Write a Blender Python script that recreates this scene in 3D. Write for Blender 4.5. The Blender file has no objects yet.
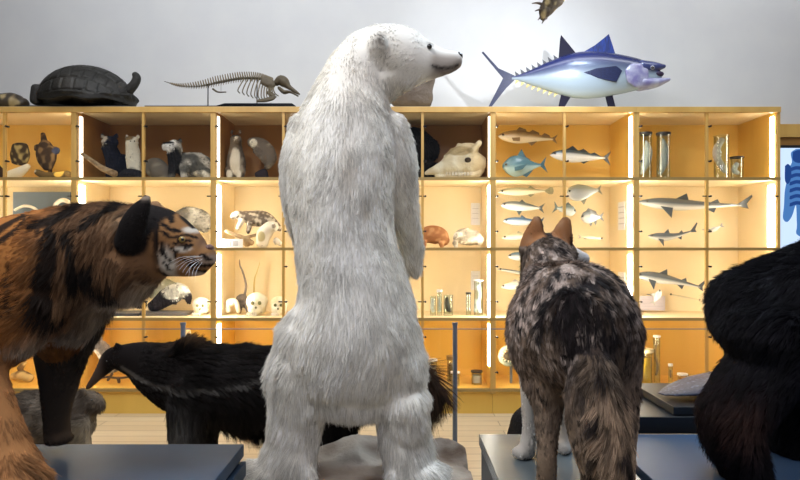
import bpy, math, random
import numpy as np
from mathutils import Vector

random.seed(7)
rng = np.random.default_rng(7)
scene = bpy.context.scene
COL = scene.collection
F = 587.5            # focal length in pixels of an 800 px wide picture
CAMZ = 1.4

# ------------------------------------------------------------------ camera, world, lights
cam_d = bpy.data.cameras.new('camera')
cam = bpy.data.objects.new('camera', cam_d)
COL.objects.link(cam)
cam.location = (0, 0, CAMZ)
cam.rotation_euler = (math.pi / 2, 0, 0)
cam_d.sensor_width = 36
cam_d.lens = 36 * F / 800
cam_d.shift_y = 10 / 800
cam_d.clip_start = 0.05
scene.camera = cam

world = bpy.data.worlds.new('world')
scene.world = world
world.use_nodes = True
world.node_tree.nodes['Background'].inputs[0].default_value = (0.62, 0.72, 0.9, 1)
world.node_tree.nodes['Background'].inputs[1].default_value = 0.10

scene.view_settings.view_transform = 'Standard'
scene.view_settings.look = 'None'
scene.view_settings.gamma = 1
scene.view_settings.use_curve_mapping = False
scene.view_settings.exposure = 0.3
scene.cycles.max_bounces = 8
scene.cycles.transparent_max_bounces = 24
scene.cycles.sample_clamp_indirect = 4


def area(name, loc, target, size, size_y, power, color=(1, 1, 1), spread=180):
    d = bpy.data.lights.new(name, 'AREA')
    d.shape = 'RECTANGLE'; d.size = size; d.size_y = size_y
    d.energy = power; d.color = color; d.spread = math.radians(spread)
    o = bpy.data.objects.new(name, d); COL.objects.link(o)
    o.location = loc
    o.rotation_euler = (Vector(target) - Vector(loc)).to_track_quat('-Z', 'Y').to_euler()
    return o


def spot(name, loc, target, power, angle, blend=0.5, radius=0.03, color=(1, 1, 1)):
    d = bpy.data.lights.new(name, 'SPOT')
    d.energy = power; d.spot_size = math.radians(angle); d.spot_blend = blend
    d.shadow_soft_size = radius; d.color = color
    o = bpy.data.objects.new(name, d); COL.objects.link(o)
    o.location = loc
    o.rotation_euler = (Vector(target) - Vector(loc)).to_track_quat('-Z', 'Y').to_euler()
    return o


area('ceiling_wash_light', (0.3, 4.0, 4.8), (0.2, 5.8, 3.0), 8, 0.4, 72, (0.90, 0.95, 1.0))
area('bear_key_light', (-1.6, 0.9, 4.5), (0.0, 2.9, 1.5), 0.9, 0.9, 74, (0.96, 0.98, 1.0))
area('front_fill_light', (0.6, -1.5, 4.8), (0.3, 3.0, 1.0), 3.0, 1.0, 88, (0.93, 0.91, 1.0))
area('side_top_light', (1.9, 3.4, 4.6), (1.2, 2.2, 0.8), 0.8, 0.6, 60, (0.70, 0.86, 1.0))
area('tiger_top_light', (-2.6, 2.6, 4.2), (-1.3, 2.2, 1.2), 0.6, 0.5, 22, (1.0, 0.93, 0.84))
spot('tuna_spot_light', (1.5, 4.14, 3.2), (1.0, 5.7, 2.95), 60, 100, 1.0, 0.018, (0.88, 0.93, 1.0))

# ------------------------------------------------------------------ small maths helpers


def W(px, py, Y):
    return np.array([(px - 400) * Y / F, Y, CAMZ - (py - 250) * Y / F])


def nrm(a):
    return a / np.maximum(np.linalg.norm(a, axis=-1, keepdims=True), 1e-9)


def sn(p, f, seed=0, k=7):
    r = np.random.default_rng(seed)
    d = nrm(r.normal(size=(k, 3))) * f * r.uniform(.5, 1.6, (k, 1))
    ph = r.uniform(0, 6.28, k)
    return np.sin(p @ d.T + ph).mean(axis=1) * 1.9


def dseg(u, v, poly):
    best = np.full(len(u), 1e9)
    for (x0, y0), (x1, y1) in zip(poly[:-1], poly[1:]):
        dx, dy = x1 - x0, y1 - y0
        t = np.clip(((u - x0) * dx + (v - y0) * dy) / max(dx * dx + dy * dy, 1e-9), 0, 1)
        best = np.minimum(best, np.hypot(u - x0 - t * dx, v - y0 - t * dy))
    return best


def sstep(a, b, x):
    t = np.clip((x - a) / (b - a), 0, 1)
    return t * t * (3 - 2 * t)


def mixc(c, d, m):
    return c * (1 - m[:, None]) + np.asarray(d, float)[None, :] * m[:, None]


def catmull(P, sub):
    P = np.asarray(P, float)
    if len(P) < 3:
        return np.array([P[0] + (P[-1] - P[0]) * t for t in np.linspace(0, 1, sub + 1)])
    Q = np.vstack([2 * P[0] - P[1], P, 2 * P[-1] - P[-2]])
    out = []
    for i in range(1, len(Q) - 2):
        a, b, c, d = Q[i - 1], Q[i], Q[i + 1], Q[i + 2]
        for s in range(sub):
            t = s / sub
            out.append(.5 * ((2 * b) + (c - a) * t + (2 * a - 5 * b + 4 * c - d) * t * t + (3 * b - a - 3 * c + d) * t ** 3))
    out.append(P[-1])
    return np.array(out)


# ------------------------------------------------------------------ mesh collector
class MB:
    def __init__(self):
        self.v, self.f, self.mi = [], [], []
        self.n = 0

    def add(self, verts, faces, mi=0):
        verts = np.asarray(verts, float).reshape(-1, 3)
        self.v.append(verts)
        self.f += [tuple(i + self.n for i in fc) for fc in faces]
        self.mi += [mi] * len(faces)
        self.n += len(verts)
        return self

    def box(self, x0, x1, y0, y1, z0, z1, mi=0):
        v = [(x, y, z) for z in (z0, z1) for y in (y0, y1) for x in (x0, x1)]
        return self.add(v, [(0, 2, 3, 1), (4, 5, 7, 6), (0, 1, 5, 4), (2, 6, 7, 3), (0, 4, 6, 2), (1, 3, 7, 5)], mi)

    def loft(self, pts, ref=(0, 1, 0), seg=18, sub=4, mi=0, cap=.75, resample=True):
        """pts: rows x y z ra rb; rb is measured along ref, ra across it"""
        P = catmull(pts, sub) if resample else np.asarray(pts, float)
        P[:, 3:] = np.maximum(P[:, 3:], 1e-4)
        T = nrm(np.gradient(P[:, :3], axis=0))
        ref = np.asarray(ref, float)
        rows = []
        a = np.linspace(0, 2 * math.pi, seg, endpoint=False)

        def ring(c, t, ra, rb):
            b = ref - t * np.dot(ref, t)
            b = b / max(np.linalg.norm(b), 1e-6)
            x = np.cross(t, b)
            return c + np.cos(a)[:, None] * x * ra + np.sin(a)[:, None] * b * rb

        if cap:
            m = min(P[0, 3], P[0, 4]) * cap
            for k in (80, 55, 28):
                q = math.radians(k)
                rows.append(ring(P[0, :3] - T[0] * m * math.sin(q), T[0], P[0, 3] * math.cos(q), P[0, 4] * math.cos(q)))
        for p, t in zip(P, T):
            rows.append(ring(p[:3], t, p[3], p[4]))
        if cap:
            m = min(P[-1, 3], P[-1, 4]) * cap
            for k in (28, 55, 80):
                q = math.radians(k)
                rows.append(ring(P[-1, :3] + T[-1] * m * math.sin(q), T[-1], P[-1, 3] * math.cos(q), P[-1, 4] * math.cos(q)))
        V = np.vstack(rows)
        fs = []
        for r in range(len(rows) - 1):
            for s in range(seg):
                s2 = (s + 1) % seg
                fs.append((r * seg + s, r * seg + s2, (r + 1) * seg + s2, (r + 1) * seg + s))
        fs.append(tuple(range(seg - 1, -1, -1)))
        fs.append(tuple((len(rows) - 1) * seg + s for s in range(seg)))
        return self.add(V, fs, mi)

    def tube(self, pts, r, seg=8, sub=4, mi=0, r1=None):
        pts = np.asarray(pts, float)
        rr = np.linspace(r, r if r1 is None else r1, len(pts))
        d = pts[-1] - pts[0]
        ref = (0, 1, 0) if abs(d[1]) < .8 * np.linalg.norm(d) else (0, 0, 1)
        return self.loft(np.column_stack([pts, rr, rr]), ref, seg, sub, mi)

    def ball(self, c, r, mi=0, seg=16):
        r = np.ones(3) * r
        V, fs = [], []
        n = seg // 2
        for i in range(1, n):
            q = math.pi * i / n
            for j in range(seg):
                w = 2 * math.pi * j / seg
                V.append((c[0] + r[0] * math.sin(q) * math.cos(w), c[1] + r[1] * math.sin(q) * math.sin(w), c[2] + r[2] * math.cos(q)))
        for i in range(n - 2):
            for j in range(seg):
                j2 = (j + 1) % seg
                fs.append((i * seg + j, (i + 1) * seg + j, (i + 1) * seg + j2, i * seg + j2))
        V += [(c[0], c[1], c[2] + r[2]), (c[0], c[1], c[2] - r[2])]
        k = len(V)
        for j in range(seg):
            j2 = (j + 1) % seg
            fs.append((k - 2, j, j2))
            fs.append((k - 1, (n - 2) * seg + j2, (n - 2) * seg + j))
        return self.add(V, fs, mi)

    def lathe(self, cx, cy, prof, seg=24, mi=0):
        """prof: (radius, z) bottom to top, closed at both ends when radius is 0"""
        V, fs = [], []
        for r, z in prof:
            for j in range(seg):
                w = 2 * math.pi * j / seg
                V.append((cx + max(r, 1e-4) * math.cos(w), cy + max(r, 1e-4) * math.sin(w), z))
        for i in range(len(prof) - 1):
            for j in range(seg):
                j2 = (j + 1) % seg
                fs.append((i * seg + j, i * seg + j2, (i + 1) * seg + j2, (i + 1) * seg + j))
        fs.append(tuple(range(seg - 1, -1, -1)))
        fs.append(tuple((len(prof) - 1) * seg + s for s in range(seg)))
        return self.add(V, fs, mi)

    def slab(self, poly, thick, mi=0):
        """poly: world points of a thin plate, thickened along y by +-thick/2, thinner at the rim of its far end"""
        P = np.asarray(poly, float)
        n = len(P)
        V = np.vstack([P - [0, thick / 2, 0], P + [0, thick / 2, 0]])
        fs = [tuple(range(n)), tuple(range(2 * n - 1, n - 1, -1))]
        for i in range(n):
            j = (i + 1) % n
            fs.append((i, i + n, j + n, j))
        return self.add(V, fs, mi)

    def verts(self):
        return np.vstack(self.v)

    def mesh(self, name):
        me = bpy.data.meshes.new(name)
        me.from_pydata(self.verts().tolist(), [], self.f)
        me.validate()
        return me

    def build(self, name, mats, parent=None, smooth=True, bevel=0, origin=None):
        V = self.verts()
        if parent is not None:
            o0 = np.array(parent['o0'])
        elif origin is not None:
            o0 = np.array(origin, float)
        else:
            o0 = np.array([(V[:, 0].min() + V[:, 0].max()) / 2, (V[:, 1].min() + V[:, 1].max()) / 2, V[:, 2].min()])
        me = bpy.data.meshes.new(name)
        me.from_pydata((V - o0).tolist(), [], self.f)
        if not isinstance(mats, (list, tuple)):
            mats = [mats]
        for m in mats:
            me.materials.append(m)
        me.polygons.foreach_set('material_index', self.mi)
        if smooth:
            me.polygons.foreach_set('use_smooth', [True] * len(me.polygons))
            if hasattr(me, 'set_sharp_from_angle'):
                me.set_sharp_from_angle(angle=math.radians(50))
        me.update()
        o = bpy.data.objects.new(name, me)
        COL.objects.link(o)
        if parent is None:
            o.location = o0
        else:
            o.parent = parent
        o['o0'] = [float(x) for x in o0]
        if bevel:
            b = o.modifiers.new('bevel', 'BEVEL'); b.width = bevel; b.segments = 2; b.limit_method = 'ANGLE'
        return o


def empty(name, loc):
    o = bpy.data.objects.new(name, None)
    COL.objects.link(o)
    o.location = loc
    o.empty_display_size = .1
    o['o0'] = [float(x) for x in loc]
    return o


def tag(o, label=None, cat=None, group=None, kind=None):
    if label: o['label'] = label
    if cat: o['category'] = cat
    if group: o['group'] = group
    if kind: o['kind'] = kind
    return o


# ------------------------------------------------------------------ materials
def pbr(name, color, rough=.6, metal=0, spec=.5, emit=None, estr=0, noise=None, bump=0, bscale=40, sheen=0, coat=0):
    """noise = (second colour, scale, (sx, sy, sz))"""
    m = bpy.data.materials.new(name)
    m.use_nodes = True
    nt = m.node_tree
    b = nt.nodes['Principled BSDF']
    b.inputs['Base Color'].default_value = (*color, 1)
    b.inputs['Roughness'].default_value = rough
    b.inputs['Metallic'].default_value = metal
    b.inputs['Specular IOR Level'].default_value = spec
    if coat: b.inputs['Coat Weight'].default_value = coat
    if emit:
        b.inputs['Emission Color'].default_value = (*emit, 1)
        b.inputs['Emission Strength'].default_value = estr
    if noise or bump:
        tc = nt.nodes.new('ShaderNodeTexCoord')
        mp = nt.nodes.new('ShaderNodeMapping')
        nt.links.new(tc.outputs['Object'], mp.inputs[0])
    if noise:
        c2, sc, st = noise
        mp.inputs['Scale'].default_value = st
        nz = nt.nodes.new('ShaderNodeTexNoise')
        nz.inputs['Scale'].default_value = sc
        nz.inputs['Detail'].default_value = 6
        nt.links.new(mp.outputs[0], nz.inputs[0])
        r = nt.nodes.new('ShaderNodeValToRGB')
        r.color_ramp.elements[0].position = .35; r.color_ramp.elements[0].color = (*color, 1)
        r.color_ramp.elements[1].position = .65; r.color_ramp.elements[1].color = (*c2, 1)
        nt.links.new(nz.outputs['Fac'], r.inputs[0])
        nt.links.new(r.outputs[0], b.inputs['Base Color'])
    if bump:
        n2 = nt.nodes.new('ShaderNodeTexNoise')
        n2.inputs['Scale'].default_value = bscale
        n2.inputs['Detail'].default_value = 5
        nt.links.new(mp.outputs[0], n2.inputs[0])
        bp = nt.nodes.new('ShaderNodeBump')
        bp.inputs['Strength'].default_value = bump
        bp.inputs['Distance'].default_value = .02
        nt.links.new(n2.outputs['Fac'], bp.inputs['Height'])
        nt.links.new(bp.outputs[0], b.inputs['Normal'])
    return m


def attr_mat(name, rough=.75, spec=.25, bump=0, bscale=80, coat=0):
    m = pbr(name, (.5, .5, .5), rough, spec=spec, bump=bump, bscale=bscale, coat=coat)
    nt = m.node_tree
    a = nt.nodes.new('ShaderNodeAttribute')
    a.attribute_name = 'Col'
    nt.links.new(a.outputs['Color'], nt.nodes['Principled BSDF'].inputs['Base Color'])
    return m


def glass_mat(name, tint=(1, 1, 1), refl=.05, rough=0.0):
    m = bpy.data.materials.new(name)
    m.use_nodes = True
    nt = m.node_tree
    nt.nodes.remove(nt.nodes['Principled BSDF'])
    out = nt.nodes['Material Output']
    t = nt.nodes.new('ShaderNodeBsdfTransparent'); t.inputs[0].default_value = (*tint, 1)
    g = nt.nodes.new('ShaderNodeBsdfGlossy'); g.inputs['Roughness'].default_value = rough
    lw = nt.nodes.new('ShaderNodeLayerWeight'); lw.inputs['Blend'].default_value = .25
    ma = nt.nodes.new('ShaderNodeMath'); ma.operation = 'MULTIPLY_ADD'
    ma.inputs[1].default_value = .5; ma.inputs[2].default_value = refl
    nt.links.new(lw.outputs['Fresnel'], ma.inputs[0])
    mx = nt.nodes.new('ShaderNodeMixShader')
    nt.links.new(ma.outputs[0], mx.inputs[0])
    nt.links.new(t.outputs[0], mx.inputs[1])
    nt.links.new(g.outputs[0], mx.inputs[2])
    nt.links.new(mx.outputs[0], out.inputs['Surface'])
    return m


def emis(name, color, strength):
    m = bpy.data.materials.new(name)
    m.use_nodes = True
    nt = m.node_tree
    nt.nodes.remove(nt.nodes['Principled BSDF'])
    e = nt.nodes.new('ShaderNodeEmission')
    e.inputs[0].default_value = (*color, 1); e.inputs[1].default_value = strength
    nt.links.new(e.outputs[0], nt.nodes['Material Output'].inputs['Surface'])
    return m


M = {}
M['wall'] = pbr('wall_paint', (.60, .60, .60), .9, noise=((.57, .57, .58), 3, (1, 1, 1)))
M['ceil'] = pbr('ceiling_paint', (.35, .35, .36), .9)
M['oak'] = pbr('golden_oak', (.66, .41, .12), .45, noise=((.54, .31, .08), 6, (1, 1, .08)))
M['oak_row'] = pbr('orange_oak', (.82, .53, .11), .5, noise=((.74, .45, .08), 5, (.6, 1, .1)))
M['oak_dark'] = pbr('brown_dim_oak', (.42, .21, .05), .5, noise=((.32, .15, .035), 5, (.6, 1, .1)))
M['oak_overlit'] = pbr('overlit_oak', (.86, .71, .45), .55, noise=((.82, .655, .385), 4, (.6, 1, .1)))  # oak colour bleached to carry the overexposed light of the middle rows
M['edge'] = pbr('brown_edge', (.36, .24, .08), .4)
M['brass'] = pbr('door_frame_brass', (.36, .23, .07), .35, metal=.3)
M['pin'] = pbr('black_steel', (.03, .03, .035), .3, metal=.8)
M['glass'] = glass_mat('door_glass', (1, 1, 1), .02)
M['jar'] = glass_mat('jar_glass', (.93, .97, .96), .06)
M['led0'] = emis('strip_weak', (1.0, .88, .66), 5)
M['led0b'] = emis('strip_medium', (1.0, .90, .68), 17)
M['led1'] = emis('strip_bright', (1.0, .93, .77), 27)
M['led3'] = emis('strip_low', (1.0, .86, .58), 22)
M['black'] = pbr('matt_black', (.012, .012, .014), .5)
M['gloss'] = pbr('glossy_black', (.008, .008, .01), .12)
M['eye'] = pbr('eye_black', (.01, .008, .006), .08, coat=1)
M['bone'] = pbr('bone', (.62, .52, .36), .6, noise=((.48, .38, .22), 25, (1, 1, 1)), bump=.3, bscale=60)
M['bone_white'] = pbr('white_bone', (.85, .80, .68), .5, noise=((.7, .62, .46), 20, (1, 1, 1)), bump=.2, bscale=50)
M['bone_old'] = pbr('old_bone', (.10, .077, .042), .6, noise=((.08, .06, .035), 30, (1, 1, 1)), bump=.3)
M['hollow'] = pbr('hollow_shade', (.05, .035, .02), .9)  # dark balls of this put the shade of uncarved hollows into colour
M['steel'] = pbr('blue_grey_steel', (.16, .2, .28), .4, metal=.3)
M['wood_branch'] = pbr('branch_wood', (.42, .3, .16), .8, noise=((.25, .16, .08), 30, (1, 1, 1)), bump=.4)
M['dead_branch'] = pbr('dark_branch', (.07, .045, .03), .8, bump=.4)
M['paper'] = pbr('paper', (.8, .8, .82), .7)
M['fur'] = attr_mat('fur', .65, .2)
M['furs'] = attr_mat('skin', .9, .1)
M['scale'] = attr_mat('fish_skin', .25, .5, bump=.08, bscale=150, coat=.4)
M['plat'] = pbr('blue_grey_platform', (.045, .085, .15), .5, spec=.3, noise=((.03, .062, .12), 2, (1, 1, 1)))
M['plat_side'] = pbr('platform_side', (.02, .026, .036), .4)

# ------------------------------------------------------------------ the room
fl = MB().box(-9, 9, -3, 5.8, -.1, 0)
M['floor'] = pbr('light_oak_floor', (.62, .47, .29), .32)
nt = M['floor'].node_tree
b = nt.nodes['Principled BSDF']
tc = nt.nodes.new('ShaderNodeTexCoord'); br = nt.nodes.new('ShaderNodeTexBrick')
br.inputs['Scale'].default_value = 1; br.inputs['Mortar Size'].default_value = .003
br.inputs['Brick Width'].default_value = 1.6; br.inputs['Row Height'].default_value = .13
br.inputs['Color1'].default_value = (.80, .66, .45, 1); br.inputs['Color2'].default_value = (.72, .57, .37, 1)
br.inputs['Mortar'].default_value = (.3, .2, .11, 1)
nt.links.new(tc.outputs['Object'], br.inputs[0])
nz = nt.nodes.new('ShaderNodeTexNoise'); nz.inputs['Scale'].default_value = 6; nz.inputs['Detail'].default_value = 8
mp = nt.nodes.new('ShaderNodeMapping'); mp.inputs['Scale'].default_value = (.5, 6, 1)
nt.links.new(tc.outputs['Object'], mp.inputs[0]); nt.links.new(mp.outputs[0], nz.inputs[0])
mx = nt.nodes.new('ShaderNodeMixRGB'); mx.blend_type = 'MULTIPLY'; mx.inputs[0].default_value = .22
nt.links.new(br.outputs[0], mx.inputs[1]); nt.links.new(nz.outputs['Fac'], mx.inputs[2])
nt.links.new(mx.outputs[0], b.inputs['Base Color'])
tag(fl.build('floor', M['floor'], smooth=False, origin=(0, 0, 0)), kind='structure')
tag(MB().box(-9, 9, 5.75, 5.9, 0, 5).build('wall_back', M['wall'], smooth=False), kind='structure')
tag(MB().box(-9, 9, -3, 5.9, 5, 5.1).build('ceiling', M['ceil'], smooth=False), kind='structure')
tag(MB().box(-9.1, -9, -3, 5.9, 0, 5).build('wall_left', M['ceil'], smooth=False), kind='structure')
tag(MB().box(9, 9.1, -3, 5.9, 0, 5).build('wall_right', M['ceil'], smooth=False), kind='structure')
# dark wooden framing to the right of the cabinets
X780 = (780 - 400) * 5 / F
tr = MB().box(X780 + .03, X780 + 2.2, 5.5, 5.75, W(0, 137, 5.5)[2], W(0, 124, 5.5)[2])
tag(tr.build('trim_1', M['oak'], smooth=False), kind='structure')
tr = MB().box(X780 + .03, X780 + 2.2, 5.52, 5.75, W(0, 147, 5.5)[2], W(0, 137, 5.5)[2])
tag(tr.build('trim_2', M['oak_dark'], smooth=False), kind='structure')

# ------------------------------------------------------------------ display cabinets
ZR = [CAMZ - (y - 250) * 5 / F for y in (109, 178.7, 249, 319.3, 390)]   # shelf heights, top to bottom
PXS = [(-65, 4.5, 74), (74, 143.3, 213.3), (213.3, 283.5, 353), (353, 422.5, 493), (493, 564.5, 636.5), (636.5, 707, 780)]
LBL = ['left end cabinet holding turtle shells, cut by the picture edge',
       'cabinet unit with the badger, behind the tiger head',
       'cabinet unit with the squirrel and white skulls, left of the polar bear',
       'cabinet unit with the large pale skull, right of the polar bear',
       'cabinet unit with the cod and mackerel, behind the wolf',
       'right end cabinet holding the long sharks and tall jars']
CABW = 3.0
YF, YB = 5.0, 5.6
fw, th = .022, .018
for ci, (a, m_, b_) in enumerate(PXS):
    xa, xm, xb = [(p - 400) * 5 / F for p in (a, m_, b_)]
    root = empty('display_cabinet', ((xa + xb) / 2, 5.3, 0))
    tag(root, LBL[ci], 'cabinet', 'wooden display cabinets along the back wall')
    row_m = [2, 1, 1, 0]    # material slots: 0 orange oak, 1 oak paled like overexposed wood, 2 upper row
    mats = [M['oak_row'], M['oak_overlit'], M['oak_dark'] if 1 <= ci <= 3 else M['oak_row']]  # upper row of the inner-left units: weak light put into browner oak
    for x in (xa, xb - th):
        s = MB()
        for r in range(4):
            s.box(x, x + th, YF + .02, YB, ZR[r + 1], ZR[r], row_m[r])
        s.build('side_panel', mats, root, smooth=False)
    bk = MB()
    for r in range(4):
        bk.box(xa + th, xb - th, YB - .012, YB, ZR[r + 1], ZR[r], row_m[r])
    bk.build('back_panel', mats, root, smooth=False)
    MB().box(xa, xb, YF - .012, YB, ZR[0] - .012, ZR[0] + .018).build('top_panel', M['oak_overlit'], root, smooth=False)
    MB().box(xa + .001, xb - .001, YF + .01, YB, ZR[4] - .03, ZR[4]).build('bottom_panel', M['oak_row'], root, smooth=False)
    MB().box(xa + .001, xb - .001, YF + .03, YB - .02, 0, ZR[4] - .03).build('plinth', M['oak_row'], root, smooth=False)
    for r in (1, 2, 3):
        MB().box(xa + th, xb - th, YF + .02, YB - .012, ZR[r] - .009, ZR[r] + .009).build('shelf', M['oak_overlit'], root, smooth=False)
    fr = MB()
    for x, w in ((xa, fw), (xb - fw, fw), (xm - fw / 2, fw)):
        fr.box(x, x + w, YF - .005, YF + .02, ZR[4] - .03, ZR[0])
    fr.build('front_upright', M['oak'], root, smooth=False)
    er = MB()
    for r in (1, 2, 3, 4):
        er.box(xa, xb, YF - .008, YF + .02, ZR[r] - .012, ZR[r] + .012)
    er.build('shelf_edge', M['edge'], root, smooth=False)
    MB().box(xa, xb, YF - .014, YF + .02, ZR[0] - .03, ZR[0] + .016).build('top_edge', M['oak'], root, smooth=False)
    for r in range(4):
        for (x0, x1) in ((xa + fw, xm - fw / 2), (xm + fw / 2, xb - fw)):
            d = MB().box(x0 + .002, x1 - .002, YF + .001, YF + .006, ZR[r + 1] + .014, ZR[r] - (.034 if r == 0 else .014)).build('glass_door', M['glass'], root, smooth=False)
            hy = [.25, .75]
            for h in hy:
                z = ZR[r] + (ZR[r + 1] - ZR[r]) * h
                p = MB()
                p.loft([(x0 + .014, YF - .02, z, .008, .008), (x0 + .014, YF + .018, z, .008, .008)], (0, 0, 1), 10, 1, cap=.3)
                p.box(x0 - .006, x0 + .014, YF - .008, YF - .002, z - .004, z + .004)
                p.build('hinge', M['pin'], d)
            if r in (1, 2):
                z = ZR[r] + (ZR[r + 1] - ZR[r]) * (.25 if r == 1 else .75)
                p = MB().box(x1 - .03, x1 + .004, YF - .01, YF - .002, z - .005, z + .005)
                p.build('latch', M['pin'], d, smooth=False)
    for side in (0, 1):
        x0, x1 = (xa + th, xa + th + .01) if side == 0 else (xb - th - .01, xb - th)
        for r in range(4):
            zt, zb = ZR[r] - .05, ZR[r + 1] + .02
            if r == 3:
                zb = zt - .36
            MB().box(x0, x1, YF + .05, YF + (.125 if r else .09), zb, zt).build('light_strip', M[('led0b' if ci > 3 or ci == 0 else 'led0', 'led1', 'led1', 'led3')[r]], root, smooth=False)


def shelf_z(r):
    return ZR[r] + (.009 if r < 4 else 0)


# ------------------------------------------------------------------ bodies and fur
def pts(rows, Y, k=.9):
    """rows px py r_px [dY] [depth radius in m] -> world loft rows"""
    out = []
    for r in rows:
        y = Y + (r[3] if len(r) > 3 else 0)
        rr = r[2] * y / F
        out.append([*W(r[0], r[1], y), rr, r[4] if len(r) > 4 else rr * k])
    return out


def side_uv(P, Yc):
    """side-on drawing coordinates of an animal: a plain orthographic scale of its own x and z"""
    return 400 + P[:, 0] * F / Yc, 250 - (P[:, 2] - CAMZ) * F / Yc


def make_body(name, mb, voxel, col, mat, parent=None, smooth=4, disp=None, zmin=None, post=None):
    me = mb.mesh('tmp')
    o = bpy.data.objects.new('tmp', me)
    COL.objects.link(o)
    r = o.modifiers.new('r', 'REMESH'); r.mode = 'VOXEL'; r.voxel_size = voxel
    s = o.modifiers.new('s', 'SMOOTH'); s.factor = .5; s.iterations = smooth
    dg = bpy.context.evaluated_depsgraph_get()
    m2 = bpy.data.meshes.new_from_object(o.evaluated_get(dg))
    bpy.data.objects.remove(o); bpy.data.meshes.remove(me)
    n = len(m2.vertices)
    co = np.empty(n * 3, np.float32); m2.vertices.foreach_get('co', co); co = co.reshape(-1, 3).astype(float)
    if disp:
        no = np.empty(n * 3, np.float32); m2.vertices.foreach_get('normal', no)
        co = co + no.reshape(-1, 3) * disp(co)[:, None]
    if zmin is not None: co[:, 2] = np.maximum(co[:, 2], zmin + .0015)
    if post: co = post(co)
    if parent is None:
        o0 = np.array([(co[:, 0].min() + co[:, 0].max()) / 2, (co[:, 1].min() + co[:, 1].max()) / 2, co[:, 2].min()])
    else:
        o0 = np.array(parent['o0'])
    no = np.empty(n * 3, np.float32); m2.vertices.foreach_get('normal', no)
    c = col(co, no.reshape(-1, 3).astype(float))
    if isinstance(c, tuple): c = c[0]
    ca = m2.color_attributes.new('Col', 'FLOAT_COLOR', 'POINT')
    ca.data.foreach_set('color', np.column_stack([np.clip(c, 0, 1), np.ones(n)]).astype(np.float32).ravel())
    m2.vertices.foreach_set('co', (co - o0).astype(np.float32).ravel())
    m2.polygons.foreach_set('use_smooth', [True] * len(m2.polygons))
    m2.materials.clear(); m2.materials.append(mat)
    m2.name = name
    m2.update()
    o = bpy.data.objects.new(name, m2)
    COL.objects.link(o)
    if parent is None: o.location = o0
    else: o.parent = parent
    o['o0'] = [float(x) for x in o0]
    return o


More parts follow.
